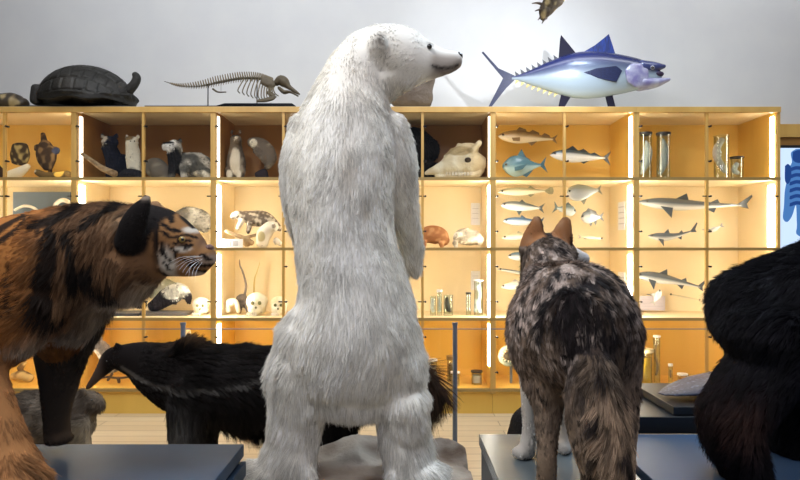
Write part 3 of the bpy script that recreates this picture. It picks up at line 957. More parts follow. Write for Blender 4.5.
# ================================================================== black bear
YK = 2.25
kb = MB()
kb.loft(pts([(1030, 345, 85, .1, .3), (930, 335, 98, .1, .34), (850, 325, 92, .05, .33), (795, 318, 76, 0, .3), (766, 312, 60, 0, .26), (749, 309, 44, 0, .2)], YK), seg=26)
kb.loft(pts([(772, 335, 52, -.1, .2), (766, 365, 34, -.1, .17), (748, 392, 31, -.1, .15), (733, 414, 29, -.1, .13), (733, 436, 24, -.1, .12), (741, 456, 19, -.1, .11), (747, 478, 18, -.1, .1)], YK), seg=18)
kb.loft(pts([(744, 482, 11, -.1, .09), (762, 484, 10, -.12, .08)], YK), seg=12)
kb.loft(pts([(810, 350, 45, .16, .16), (800, 400, 34, .18, .13), (800, 450, 26, .18, .12), (800, 482, 24, .18, .1)], YK), seg=16)
kb.loft(pts([(1010, 380, 45, -.1, .16), (1005, 430, 30, -.1, .13), (1005, 482, 26, -.1, .12)], YK), seg=16)
kb.loft(pts([(1060, 335, 70, .1, .2), (1110, 340, 45, .1, .16), (1150, 355, 25, .1, .1)], YK), seg=18)


def black_col(P, N):
    c = np.tile([.0055, .005, .008], (len(P), 1))
    u, v = side_uv(P, YK)
    return mixc(c, (.06, .028, .02), np.exp(-((u - 712) / 22) ** 2 - ((v - 408) / 25) ** 2) * .8)


def black_flow(P, N):
    u, v = side_uv(P, YK)
    D = np.zeros((len(P), 3)); D[:, 0] = -.7; D[:, 2] = -.8
    return D


bk = make_body('black_bear', kb, .014, black_col, M['furs'], smooth=4, zmin=WZ)
tag(bk, 'shaggy black bear at the right edge, seen from its rump', 'bear')
add_fur(bk, 90000, lambda P, N: .05 + .02 * sn(P, 8, 61), black_flow, black_col, r0=.0012, lift=.5, messy=.45, clump=40, root=.8, tuft=.03, tj=.3,
        dens=lambda P: np.where(P[:, 0] < 2.1, 1, .1))

# ================================================================== giant anteater
YA = 3.6
ab = MB()
ab.loft(pts([(87.5, 388, 2.6, .0, .016), (96, 378, 4.6, 0, .03), (104, 368, 7.5, 0, .045), (112, 359, 11, 0, .06), (124, 358, 14, 0, .08), (140, 361, 20, 0, .11), (160, 370, 29, 0, .15), (185, 378, 36, 0, .18), (215, 383, 38, 0, .21),
             (250, 385, 39, 0, .21), (290, 385, 39, 0, .21), (330, 385, 38, 0, .2), (360, 383, 33, 0, .17), (385, 380, 24, 0, .12), (408, 380, 18, 0, .08), (424, 385, 13, 0, .06), (436, 398, 8, 0, .04)], YA), seg=22)
for px, dy, r in ((190, -.12, 20), (205, .13, 17)):
    ab.loft(pts([(px, 385, r + 5, dy, .1), (px - 2, 420, r, dy, .09), (px - 2, 450, r - 3, dy, .08), (px - 1, 474, r - 4, dy, .08)], YA), seg=14)
for px, dy, r in ((330, -.12, 17), (342, .13, 15)):
    ab.loft(pts([(px, 390, r + 8, dy, .11), (px, 425, r, dy, .08), (px + 1, 455, r - 4, dy, .07), (px - 3, 476, r - 2, dy, .08)], YA), seg=14)
ab.loft(pts([(116, 350, 5, -.05, .012), (118, 344, 4, -.055, .01)], YA), seg=10)


def ant_col(P, N):
    u, v = side_uv(P, YA)
    c = np.tile([.009, .007, .007], (len(P), 1))
    st = sstep(3.2, 1.2, dseg(u, v + 1.5 * sn(P, 14, 74), [(128, 366), (160, 378), (190, 384), (225, 380), (262, 372)]))
    c = mixc(c, (.17, .16, .15), st * .5)
    c = mixc(c, (.13, .13, .13), np.exp(-((u - 190) / 14) ** 2 - ((v - 425) / 22) ** 2) * .7)
    c = mixc(c, (.16, .09, .045), np.exp(-((u - 185) / 14) ** 2) * sstep(350, 340, v))
    c = mixc(c, (.07, .05, .04), sstep(110, 100, u))
    c = mixc(c, (.055, .03, .018), sstep(380, 400, u))
    return c


def ant_flow(P, N):
    u, v = side_uv(P, YA)
    D = np.zeros((len(P), 3)); D[:, 0] = 1; D[:, 2] = -.35
    lo = sstep(388, 410, v); D[:, 0] -= .8 * lo; D[:, 2] -= 1.2 * lo
    tl = sstep(375, 400, u); D[:, 0] -= .6 * tl; D[:, 2] -= 1.0 * tl
    mane = np.exp(-((u - 184) / 12) ** 2) * sstep(358, 346, v)
    D[:, 2] += 3.5 * mane
    D[:, 0] -= .8 * tl
    return D


def ant_len(P, N):
    u, v = side_uv(P, YA)
    L = .02 + .05 * sstep(120, 220, u) + .12 * sstep(405, 425, v) * (u > 215) + .07 * np.exp(-((u - 184) / 12) ** 2) * (v < 356)
    L = L + .15 * sstep(380, 405, u) * sstep(450, 430, u)
    L = np.where((v > 428) & (u < 350), .03, L)
    return np.where(u < 112, .006, L)


ant = make_body('giant_anteater', ab, .012, ant_col, M['furs'], smooth=4, zmin=0)
tag(ant, 'black giant anteater with long grey snout, standing behind the polar bear', 'anteater')
add_fur(ant, 110000, ant_len, ant_flow, ant_col, r0=.0014, lift=lambda P: .2 + .9 * np.exp(-((side_uv(P, YA)[0] - 184) / 11) ** 2) * (side_uv(P, YA)[1] < 356), messy=.25, clump=30, root=.8, grav=.25, tuft=.035, pull=.6, tj=.3)
add_eye(ant, W(107, 361, YA - .055), .007)

# ================================================================== small brown animal on the floor
YW = 3.9
sb = MB()
sb.loft(pts([(2, 434, 20, 0, .1), (20, 425, 30, 0, .17), (45, 422, 32, 0, .19), (68, 420, 28, 0, .16), (82, 408, 19, 0, .11), (93, 404, 12, 0, .08), (98, 407, 8, 0, .05)], YW), seg=18)
sb.loft(pts([(78, 425, 12, -.1, .07), (82, 445, 9, -.12, .05), (88, 457, 7, -.14, .05)], YW), seg=12)
sb.loft(pts([(72, 430, 12, .1, .07), (76, 458, 8, .1, .05)], YW), seg=12)
sb.loft(pts([(18, 440, 18, -.1, .09), (24, 456, 8, -.14, .06)], YW), seg=12)
sb.loft(pts([(84, 394, 4, -.06, .015), (83, 389, 3, -.06, .012)], YW), seg=10)


def brown_col(P, N):
    c = np.tile([.10, .078, .06], (len(P), 1))
    c = mixc(c, (.24, .2, .16), np.clip(sn(P, 40, 81), 0, 1) * .7)
    u, v = side_uv(P, YW)
    return mixc(c, (.35, .3, .22), sstep(70, 90, u) * sstep(412, 425, v) * .6)


wom = make_body('brown_marmot', sb, .014, brown_col, M['furs'], zmin=0)
tag(wom, 'squat grey brown furry animal on the floor behind the tiger legs', 'marmot')
add_fur(wom, 26000, .035, const_flow(-1, 0, -.6), brown_col, r0=.0014, lift=.35, messy=.4, clump=45)
add_eye(wom, W(92, 400, YW - .08), .008)

YD = 3.3
db = MB()
db.loft(pts([(520, 455, 17, 0, .1), (525, 435, 17, 0, .13), (528, 420, 15, 0, .12), (531, 411, 9, 0, .08)], YD), seg=16)
db.loft(pts([(528, 445, 18, 0, .12), (534, 476, 20, 0, .13)], YD), seg=16)
dcol = lambda P, N: np.tile([.02, .017, .017], (len(P), 1))
dk = make_body('dark_furry_animal', db, .014, dcol, M['furs'], zmin=0)
tag(dk, 'dark furry animal on the floor, mostly hidden behind the pale front leg of the wolf', 'animal')
add_fur(dk, 9000, .02, const_flow(-.3, 0, -1), dcol, r0=.0014)

# ================================================================== platforms
Yb = (CAMZ - PZ) * F / (444 - 250)
xr = (244 - 400) * Yb / F
root = empty('display_platform', ((xr - 2.4) / 2 - .6, 1.9, 0))
tag(root, 'low blue grey platform of stacked slabs that the tiger stands on', 'platform', 'display platforms')
MB().box(-3.0, xr, 1.0, Yb, PZ - .055, PZ).build('top_slab', M['plat'], root, smooth=False, bevel=.003)
MB().box(-3.0, xr - .03, 1.05, Yb - .03, PZ - .075, PZ - .055).build('gap', M['black'], root, smooth=False)
MB().box(-3.0, xr + .01, 1.0, Yb - .002, PZ - .14, PZ - .075).build('lower_slab', M['plat'], root, smooth=False, bevel=.003)
MB().box(-3.0, xr - .05, 1.05, Yb - .05, 0, PZ - .14).build('base', M['plat_side'], root, smooth=False)

Yb2 = (CAMZ - WZ) * F / (434 - 250)
M['plat_blue'] = pbr('blue_platform', (.06, .12, .24), .4, noise=((.045, .10, .20), 2, (1, 1, 1)))
M['plat_pale'] = pbr('pale_grey_platform', (.19, .22, .225), .22, noise=((.10, .135, .17), 1.5, (1, 1, 1)))
root = empty('display_platform', (.62, 1.9, 0))
tag(root, 'glossy pale grey platform under the wolf feet', 'platform', 'display platforms')
MB().box(.36, .885, 1.0, Yb2, WZ - .05, WZ).build('top_slab', M['plat_pale'], root, smooth=False, bevel=.003)
MB().box(.37, .875, 1.05, Yb2 - .01, .03, WZ - .05).build('base', M['plat_side'], root, smooth=False)
MB().box(.40, .85, 1.1, Yb2 - .05, 0, .03).build('foot', M['black'], root, smooth=False)
root = empty('display_platform', (1.7, 1.9, 0))
tag(root, 'blue grey platform at the lower right under the black bear', 'platform', 'display platforms')
BZ = WZ
XB = (633 - 400) * 2.33 / F
MB().box(XB, 2.9, 1.0, Yb2, BZ - .05, BZ).build('top_slab', M['plat_blue'], root, smooth=False, bevel=.003)
MB().box(XB + .02, 2.9, 1.05, Yb2 - .01, 0, BZ - .05).build('base', M['plat_side'], root, smooth=False)

# black table with the ray
Yt = 2.75
root = empty('low_table', (1.7, 3.0, 0))
tag(root, 'black two-tier table with sharp edges behind the black bear', 'table')
zl = CAMZ - (417 - 250) * Yt / F
M['table'] = pbr('satin_black_table', (.018, .021, .027), .38)
MB().box(1.0, 2.8, Yt, 3.32, zl - .08, zl).build('lower_slab', M['table'], root, smooth=False, bevel=.003)
Yu = 2.77
zu = CAMZ - 157 * Yu / F
xl = (673.6 - 400) * Yu / F
MB().box(xl, 2.9, Yu, 3.27, zu - .038, zu).build('tabletop', M['table'], root, smooth=False, bevel=.003)
MB().box(xl + .04, 2.8, Yu + .04, 3.24, zl, zu - .038).build('gap', M['black'], root, smooth=False)
for x, y in ((1.1, 2.82), (1.1, 3.25), (2.7, 2.82), (2.7, 3.25)):
    MB().box(x - .03, x + .03, y - .03, y + .03, 0, zl - .08).build('leg', M['black'], root, smooth=False)
ry = MB()
ry.loft([[*W(661, 392.5, 2.9), .004, .03], [*W(676, 389.5, 2.92), .013, .09], [*W(695, 386, 2.95), .026, .14], [*W(722, 382, 3.0), .042, .18], [*W(750, 380, 3.02), .05, .19], [*W(780, 384, 3.02), .026, .12], [*W(830, 391, 3.02), .008, .02]], (0, 1, 0), seg=22, cap=.2)


def ray_col(P, N):
    c = np.tile([.025, .034, .08], (len(P), 1))
    return mixc(c, (.17, .21, .38), sstep(.45, 1.0, sn(P, 260, 91)) * .8)


M['ray'] = attr_mat('ray_skin', .35, .6, bump=.4, bscale=200)
rayo = make_body('ray_fish', ry, .006, ray_col, M['ray'], smooth=2)
zmin = min(v.co.z for v in rayo.data.vertices) + rayo.location.z
rayo.location.z += (zu - zmin)
tag(rayo, 'flat speckled dark grey ray lying on the black table', 'ray fish')

# ================================================================== barrier
rl = []
for i, px in enumerate((-89, 183, 455, 727)):
    Yp = 4.17
    x = (px - 400) * Yp / F
    zt = CAMZ - (325 - 250) * Yp / F
    rt = empty('barrier_post', (x, Yp, 0))
    lab = ['', 'slim steel barrier post whose tip rises above the anteater back', 'slim grey barrier post standing right of the polar bear', 'slim steel barrier post hidden behind the black bear'][i]
    if i in (0, 3): pass
    if i == 0 or i == 3:
        COL.objects.unlink(rt); bpy.data.objects.remove(rt); continue
    tag(rt, lab, 'post', 'barrier posts')
    MB().lathe(x, Yp, [(0, .012), (.017, .012), (.017, zt), (0, zt)], 16).build('pole', M['steel'], rt)
    MB().lathe(x, Yp, [(0, 0), (.035, 0), (.035, .008), (.03, .012), (0, .012)], 24).build('base', M['steel'], rt)
    MB().lathe(x, Yp, [(0, zt), (.02, zt), (.02, zt + .018), (0, zt + .018)], 16).build('cap', M['steel'], rt)
zc = CAMZ - (329 - 250) * 4.17 / F
w = MB().tube([(-9, 4.17, zc), (9, 4.17, zc)], .0035, seg=8, sub=2).build('barrier_wire', M['steel'])
tag(w, 'thin taut grey wire running along in front of the cabinets', 'wire')

# ================================================================== fish
def w3(px, py, Y, dy=0):
    return W(px, py, Y + dy)


def fish(name, label, cat, group, head, tail, Y, prof, top, belly, fins, tailfin, thick=.4, mottle=None, bend=0, line=.1, fincol=None, mount=True, eye=.09, eyer=1.1, eyeh=.2, lateral=None):
    """head, tail = (px, py) of snout and tail root; prof = rows (t, up px, down px); fins = outlines in (t, h px)"""
    hx, hy = head; tx, ty = tail
    L = math.hypot(tx - hx, ty - hy)
    ax = ((tx - hx) / L, (ty - hy) / L)
    up = (ax[1], -ax[0]) if ax[0] > 0 else (-ax[1], ax[0])     # upwards normal in the drawing
    k = Y / F

    def at(t, h, dy=0):
        b = bend * math.sin(math.pi * t)
        return w3(hx + ax[0] * L * t + up[0] * (h + b), hy + ax[1] * L * t + up[1] * (h + b), Y, dy)
    pr = catmull([(a, b, c) for a, b, c in prof], 4)
    mb = MB()
    rows = []
    for t, u_, d_ in pr:
        c = at(t, (u_ - d_) / 2)
        r = max((u_ + d_) / 2, .25) * k
        rows.append([*c, r, r * thick])
    mb.loft(rows, (0, 1, 0), 18, 1, cap=.5, resample=False)
    V = mb.verts()
    o = mb.build(name, M['scale'])
    # colouring of the skin
    u = 400 + V[:, 0] * F / Y; v = 250 - (V[:, 2] - CAMZ) * F / Y
    t = ((u - hx) * ax[0] + (v - hy) * ax[1]) / L
    h = (u - hx) * up[0] + (v - hy) * up[1] - bend * np.sin(math.pi * np.clip(t, 0, 1))
    uu = np.interp(t, pr[:, 0], pr[:, 1]); dd = np.interp(t, pr[:, 0], pr[:, 2])
    hn = (h + dd) / np.maximum(uu + dd, .1)
    c = np.tile(np.array(belly, float), (len(V), 1))
    c = mixc(c, top, sstep(.5 + line - .13, .5 + line + .13, hn))
    if mottle is not None:
        c = mixc(c, mottle, np.clip(sn(V, 70, 5), 0, 1) * sstep(.4, .7, hn))
    if lateral is not None:
        c = mixc(c, lateral, np.exp(-((hn - .5) / .06) ** 2))
    ca = o.data.color_attributes.new('Col', 'FLOAT_COLOR', 'POINT')
    ca.data.foreach_set('color', np.column_stack([np.clip(c, 0, 1), np.ones(len(V))]).astype(np.float32).ravel())
    fm = pbr(name + '_fin', fincol or tuple(np.array(top) * .9), .35, noise=(tuple(np.array(fincol or top) * .5), 60, (1, 1, 3)))
    for f in fins:
        nm, poly = f[0], f[1]
        dy = f[2] if len(f) > 2 else 0
        MB().slab([at(a, b, dy) for a, b in poly], max(.004, .9 * k)).build(nm, fm, o, smooth=False, bevel=.0008)
    if tailfin:
        MB().slab([at(a, b) for a, b in tailfin], max(.004, .9 * k)).build('tail_fin', fm, o, smooth=False, bevel=.0008)
    e = eye
    uu = np.interp(e, pr[:, 0], pr[:, 1]); dd = np.interp(e, pr[:, 0], pr[:, 2])
    r = (uu + dd) / 2 * k * thick
    MB().ball(at(e, (uu - dd) / 2 + (uu + dd) * eyeh, -r * .82), eyer * k, seg=10).build('eye', M['eye'], o)
    tag(o, label, cat, group)
    if mount:
        p = at(.5, 0)
        MB().loft([[p[0], Y + .01, p[2], .004, .004], [p[0], YB - .0165, p[2], .004, .004]], (0, 0, 1), 8, 1).build('mounting_rod', M['steel'], o)
    return o


slim = [(0, .4, .4), (.08, 2.6, 2.2), (.25, 4.4, 4.2), (.5, 4.6, 4.6), (.75, 3.0, 3.0), (.93, 1.3, 1.2), (1, 1.2, 1.2)]


def sc(p, k):
    return [(a, b * k, c * k) for a, b, c in p]


def fork(a, h, r=.12):
    return [(a, 1.1), (a + r * 1.1, h), (a + r * .65, 0), (a + r * 1.1, -h), (a, -1.1)]


GF = 'mounted fish on the cabinet back panels'
YI = 5.36
fish('cod', 'mottled brown cod with three back fins, top shelf fish', 'fish', GF, (498, 136), (553, 139), YI,
     [(0, .5, .5), (.1, 4, 4), (.3, 6.8, 6.4), (.5, 6.2, 5.6), (.75, 3.4, 3), (.95, 1.6, 1.5), (1, 1.4, 1.4)], (.25, .15, .05), (.72, .62, .42),
     [('dorsal_fin', [(.3, 5), (.38, 10), (.5, 8), (.52, 5)]), ('dorsal_fin', [(.55, 5), (.62, 8), (.74, 5.5), (.75, 3)]), ('dorsal_fin', [(.78, 2.5), (.84, 5.5), (.93, 3.5), (.95, 1.5)]),
      ('anal_fin', [(.55, -5), (.62, -8), (.72, -3)]), ('pectoral_fin', [(.25, -1), (.4, 0), (.4, -4), (.28, -4)], -.03)], fork(.98, 4.5, .09), mottle=(.14, .08, .03), line=.05)
fish('round_blue_fish', 'deep bodied teal fish with one tall back fin and forked tail', 'fish', GF, (503, 168), (541, 165), YI,
     [(0, 2, 2), (.06, 6, 5), (.25, 11, 9.5), (.5, 10.5, 9), (.75, 5, 4.5), (.92, 2, 2), (1, 1.4, 1.4)], (.07, .17, .22), (.33, .48, .5),
     [('dorsal_fin', [(.38, 10), (.52, 17.5), (.62, 9), (.75, 6)]), ('anal_fin', [(.45, -8), (.6, -11), (.8, -4)]), ('pectoral_fin', [(.3, 0), (.65, 2.5), (.5, -3), (.3, -4)], -.07)],
     fork(.98, 8, .16), thick=.35, line=0)
fish('mackerel', 'silver mackerel with dark back spanning two glass doors', 'fish', GF, (550, 155), (605, 158), YI,
     [(0, .5, .5), (.1, 4.3, 3.5), (.3, 6.6, 6), (.5, 6.4, 6), (.75, 3.6, 3.5), (.93, 1.6, 1.5), (1, 1.3, 1.3)], (.035, .055, .065), (.78, .78, .74),
     [('dorsal_fin', [(.28, 6), (.4, 10.5), (.46, 8), (.5, 6)]), ('dorsal_fin', [(.52, 6), (.6, 8), (.7, 4.5)]), ('dorsal_fin', [(.74, 3.5), (.8, 5), (.9, 2)]), ('anal_fin', [(.55, -5), (.62, -7), (.72, -3.5)])],
     fork(.97, 7, .12), line=.12)
fish('pike_like_fish', 'long thin pale fish with rounded tail, first below the shelf', 'fish', GF, (498, 192), (546, 191), YI, sc(slim, .85), (.38, .36, .22), (.85, .8, .62),
     [('dorsal_fin', [(.6, 3), (.68, 5.5), (.78, 2.5)]), ('anal_fin', [(.6, -3), (.68, -5.5), (.78, -2.5)])], [(.98, 1), (1.08, 3.5), (1.14, 3.3), (1.16, 0), (1.14, -3.3), (1.08, -3.5), (.98, -1)])
fish('char', 'white bellied grey fish, second below the shelf', 'fish', GF, (501, 205), (540, 208), YI, sc(slim, 1.05), (.12, .14, .14), (.85, .83, .76),
     [('dorsal_fin', [(.45, 4), (.52, 7), (.62, 4)]), ('pelvic_fin', [(.4, -4), (.48, -9), (.55, -4)])], fork(.97, 5, .13))
fish('herring', 'blue backed herring just left of the wolf ear', 'fish', GF, (503, 221), (540, 222), YI, sc(slim, .9), (.06, .13, .24), (.66, .72, .78),
     [('dorsal_fin', [(.45, 3.5), (.5, 6.5), (.62, 3.5)])], fork(.97, 5, .13))
fish('pale_trout', 'small pale speckled fish behind the wolf ear', 'fish', GF, (502, 238), (535, 235), YI, sc(slim, .75), (.5, .45, .28), (.85, .82, .68),
     [('dorsal_fin', [(.45, 3), (.5, 5.5), (.62, 3)])], fork(.97, 4, .13), mottle=(.25, .2, .1))
fish('small_blue_fish', 'small blue fish just under the middle shelf, left of the wolf neck', 'fish', GF, (508, 256.5), (532, 256), YI, sc(slim, .9), (.12, .22, .34), (.7, .76, .8), [], fork(.97, 4, .15))
fish('thin_garfish', 'very thin dark fish left of the wolf shoulder', 'fish', GF, (497, 269), (535, 275), YI, sc(slim, .35), (.10, .12, .13), (.5, .5, .45), [], fork(.97, 3, .1))
fish('white_flatfish', 'small white fish left of the wolf back', 'fish', GF, (501, 287), (530, 285), YI, sc(slim, .8), (.65, .6, .5), (.88, .85, .75), [('dorsal_fin', [(.3, 3), (.5, 7), (.7, 3)])], fork(.97, 4, .14))
fish('big_pale_fish', 'broad pale fish close under the upper shelf, right of the wolf ears', 'fish', GF, (567, 193.5), (598, 190), 5.09,
     [(0, 1, 1), (.1, 6, 6), (.35, 8, 9), (.6, 6.5, 7), (.85, 3, 3), (1, 1.8, 1.8)], (.45, .46, .34), (.86, .86, .76), [('anal_fin', [(.4, -8), (.5, -13), (.62, -7)])], fork(.97, 5, .14))
fish('grey_tang', 'small slate grey fish between the wolf ears', 'fish', GF, (576, 212), (557, 208), YI, [(0, .8, .8), (.2, 5, 5), (.5, 5.5, 5), (.85, 2, 2), (1, 1.5, 1.5)], (.18, .25, .27), (.6, .66, .66),
     [('dorsal_fin', [(.2, 4.5), (.5, 8), (.8, 2)])], fork(.96, 6, .22))
fish('perch', 'silver perch with spiny fins and a dark forked tail', 'fish', GF, (581, 218), (600, 217), YI,
     [(0, 1, 1), (.15, 5.5, 5), (.45, 7, 6), (.75, 4, 3.5), (1, 1.6, 1.6)], (.22, .24, .25), (.86, .85, .78),
     [('dorsal_fin', [(.25, 6), (.4, 9.5), (.8, 6), (.85, 3)]), ('pelvic_fin', [(.4, -5.5), (.5, -9), (.6, -5)]), ('anal_fin', [(.65, -4), (.75, -8), (.85, -3)])], fork(.96, 4.5, .22))
fish('pipefish', 'slender white pipefish held on a short stand', 'fish', GF, (604, 239), (580, 237), YI, sc(slim, .3), (.7, .62, .45), (.9, .85, .7), [], fork(.97, 2, .1))
fish('white_eel', 'thin white eel beside the wolf muzzle', 'fish', GF, (611, 271), (585, 267), YI, sc(slim, .4), (.8, .75, .66), (.9, .88, .8), [], fork(.97, 2.5, .1))

GS = 'mounted sharks in the right cabinet'
shp = [(0, .6, .5), (.06, 3, 2.4), (.2, 6, 5), (.4, 6.5, 5.5), (.6, 4.6, 3.6), (.8, 2.6, 2), (.95, 1.4, 1.2), (1, 1.2, 1)]


def shark(label, h, t, k, Y, bend=0, tl=.13, fins=None, col=(.085, .10, .115), bel=(.70, .69, .64)):
    q = k
    return fish('shark', label, 'shark', GS, h, t, Y, sc(shp, k), col, bel,
                fins or [('dorsal_fin', [(.36, 6 * q), (.47, 12 * q), (.49, 5.5 * q)]), ('dorsal_fin', [(.7, 3.2 * q), (.77, 6.5 * q), (.79, 2.8 * q)]),
                         ('pectoral_fin', [(.22, -2 * q), (.33, -13 * q), (.34, -3 * q)], -.03), ('anal_fin', [(.66, -3 * q), (.74, -7 * q), (.76, -2 * q)])],
                [(.97, 1.2 * q), (.97 + tl, 10 * q), (.97 + tl * 1.05, 8 * q), (.97 + tl * .65, 1 * q), (.97 + tl * .8, -4 * q), (.97, -1 * q)], thick=.6, line=-.1, bend=bend, eyeh=.18)


shark('longest grey shark, spanning two glass doors near the top', (638, 202), (741, 205), 1.0, YI, bend=-2)
shark('small curved shark with its tail raised, below the longest shark', (648, 236), (692, 231), .68, YI, bend=-3.5, tl=.16)
shark('slender grey shark with its head to the left, on the third shelf row', (634, 275), (700, 287), .9, YI, bend=1, tl=.1)
fish('slanting_fish', 'small thin fish slanting upwards at the right end cabinet', 'fish', GF, (709, 232), (721, 226), YI, sc(slim, .5), (.45, .45, .42), (.8, .78, .7), [], fork(.97, 2.5, .2))
fish('needlefish', 'needle thin fish under the third shark', 'fish', GF, (668, 294), (700, 300), YI, sc(slim, .18), (.5, .42, .25), (.75, .65, .45), [], fork(.97, 1.5, .05))
fish('seahorse_like_fish', 'small upright white fish above the grey label card', 'fish', GF, (661, 290), (654, 302), YI, sc(slim, .7), (.8, .8, .76), (.9, .9, .86), [('dorsal_fin', [(.3, 2), (.6, 7), (.8, 2)])], fork(.97, 3, .2))

# ------------------------------------------------------------------ the tuna on top
YTU = 5.25
tn_p = [(0, 3.5, 4), (.04, 8, 8), (.12, 15, 13), (.25, 20.5, 17.5), (.42, 25, 21.5), (.58, 24, 21.5), (.72, 17.5, 16), (.86, 8.5, 8.5), (.96, 2.8, 2.8), (1, 1.9, 1.9)]
tn = fish('tuna', 'large blue and silver tuna with open mouth resting on top of the cabinets', 'fish', None, (661, 75), (512, 78), YTU, tn_p, (.012, .018, .09), (.33, .40, .46),
          [('second_dorsal_fin', [(.56, 22), (.665, 42), (.672, 38), (.685, 18)]),
           ('first_dorsal_fin', [(.30, 20), (.345, 42), (.37, 39), (.44, 31), (.53, 23.5), (.5, 18)]),
           ('pectoral_fin', [(.26, 5), (.30, 10), (.43, 8), (.52, 4), (.42, -2), (.3, -6)], -.10),
           ('pelvic_fin', [(.33, -18), (.38, -18), (.36, -31), (.31, -31)]),
           ('anal_fin', [(.60, -18), (.67, -16), (.695, -31), (.655, -31)])],
          [(.985, 2.5), (1.09, 10), (1.19, 27), (1.2, 26), (1.06, 0), (1.165, -29), (1.15, -30), (1.04, -10), (.985, -2.5)], thick=.5, line=.06, fincol=(.014, .02, .075), mount=False, eye=.115, eyer=.6, eyeh=.1)
for ch in tn.children:
    if ch.name.startswith('second_dorsal') or ch.name.startswith('anal') or ch.name.startswith('pelvic'):
        ch.data.materials[0] = pbr('dark_fin', (.012, .011, .025), .75, spec=.15)
    if ch.name.startswith('first_dorsal'):
        ch.data.materials[0] = pbr('blue_fin', (.015, .045, .26), .35, noise=((.01, .015, .07), 30, (3, 1, .4)))
# finlets along back and belly
blk = pbr('finlet_dark', (.02, .02, .03), .5); yel = pbr('finlet_yellow', (.6, .48, .15), .5)
for i in range(8):
    t = .695 + i * .037
    pu = np.interp(t, [p[0] for p in tn_p], [p[1] for p in tn_p]); pd = np.interp(t, [p[0] for p in tn_p], [p[2] for p in tn_p])
    x = 661 - 149 * t; y = 75 + 3 * t
    MB().slab([w3(x + 2, y - pu + 1, YTU), w3(x - 4, y - pu - 3.4, YTU), w3(x - 3, y - pu + 1.2, YTU)], .006).build('dorsal_finlet', blk, tn, smooth=False)
    MB().slab([w3(x + 2, y + pd - 1, YTU), w3(x - 4, y + pd + 3.2, YTU), w3(x - 3, y + pd - 1.2, YTU)], .006).build('belly_finlet', yel, tn, smooth=False)
# gill cover and jaws
gm = pbr('tuna_gill', (.20, .18, .38), .3, noise=((.42, .42, .55), 14, (1, 1, 1)), coat=.5)
g = MB().loft(pts([(627, 76, 7, -.085, .014), (633, 75, 11.5, -.082, .018), (640, 75.5, 12, -.07, .02), (647, 76, 8, -.055, .016)], YTU), seg=20)
g.build('gill_cover', gm, tn)
g = MB().loft(pts([(640, 84, 7, 0, .09), (655, 83, 5, 0, .06), (669, 79.5, 1.6, 0, .02)], YTU), seg=14)
g.build('lower_jaw', gm, tn)
g = MB().loft(pts([(640, 68, 8, 0, .08), (654, 67.5, 5.5, 0, .055), (664, 66.5, 2, 0, .025)], YTU), seg=14)
g.build('upper_jaw', pbr('tuna_snout', (.05, .06, .17), .25, coat=.5), tn)
MB().ball(w3(658, 74.5, YTU), (.05, .05, .026)).build('mouth_hollow', pbr('mouth_dark', (.03, .015, .05), .6), tn)
MB().ball(w3(652.6, 67.5, YTU, -.062), (.02, .012, .02)).build('eye_ring', pbr('silver_eye', (.4, .42, .5), .2, metal=.5), tn)
MB().ball(w3(652.6, 67.5, YTU, -.072), (.012, .008, .012)).build('pupil', M['eye'], tn)

# ================================================================== giant tortoise on top
YO = 5.2
ZT = ZR[0] + .0195
tt_ = MB()
tcx = W(87, 0, YO)[0]; zr_ = W(0, 103, YO)[2]; th_ = W(0, 66.5, YO)[2] - zr_
tt_.ball((tcx, YO, zr_), (46.5 * YO / F, .33, th_), seg=36)
tt_.loft(pts([(45, 100, 3.5, 0, .12), (55, 100, 4, 0, .25), (87, 101, 4, 0, .35), (120, 100, 4, 0, .25), (133, 98, 3.5, 0, .12)], YO), seg=24)


def tort_post(P):
    P = P.copy()
    t = (P[:, 0] - tcx) / (46.5 * YO / F)
    P[:, 2] = np.maximum(P[:, 2], zr_ - .03 + .03 * np.cos(t * 9) * .3)
    up = P[:, 2] > zr_ + .02
    # domed scutes: flattened in the middle and grooved where they meet
    a = (P[:, 0] - tcx) * 10.5; b_ = np.arctan2(P[:, 1] - YO, P[:, 2] - zr_ + .12) * 3.1
    row = np.floor(b_ + .5); fa = (a + .5 * (row % 2)) % 1 - .5; fb = b_ - row
    gr = np.maximum(sstep(.40, .5, np.abs(fa)), sstep(.40, .5, np.abs(fb)))
    P[up] -= (gr[:, None] * .014 * nrm(P - np.array([tcx, YO, zr_])))[up]
    return P


def tort_col(P, N):
    c = np.tile([.013, .012, .010], (len(P), 1))
    return mixc(c, (.03, .027, .023), np.clip(sn(P, 20, 95), 0, 1))


M['tshell'] = attr_mat('tortoise_shell', .5, .35, bump=.2, bscale=60)
M['shell'] = attr_mat('shell_surface', .5, .4)
nt = M['shell'].node_tree
tc = nt.nodes.new('ShaderNodeTexCoord'); vo = nt.nodes.new('ShaderNodeTexVoronoi'); vo.feature = 'DISTANCE_TO_EDGE'; vo.inputs['Scale'].default_value = 5
bp = nt.nodes.new('ShaderNodeBump'); bp.inputs['Strength'].default_value = .9; bp.inputs['Distance'].default_value = .03
rp = nt.nodes.new('ShaderNodeMath'); rp.operation = 'MINIMUM'; rp.inputs[1].default_value = .08
nt.links.new(tc.outputs['Object'], vo.inputs[0]); nt.links.new(vo.outputs['Distance'], rp.inputs[0]); nt.links.new(rp.outputs[0], bp.inputs['Height'])
nt.links.new(bp.outputs[0], nt.nodes['Principled BSDF'].inputs['Normal'])
root = empty('giant_tortoise', (*W(88, 0, YO)[:2], ZT))
tag(root, 'large black tortoise with raised head on top of the left cabinet', 'tortoise')
make_body('shell', tt_, .011, tort_col, M['tshell'], root, post=tort_post, smooth=2)
M['hide'] = pbr('tortoise_hide', (.016, .014, .012), .7, bump=.6, bscale=60)
hb = MB()
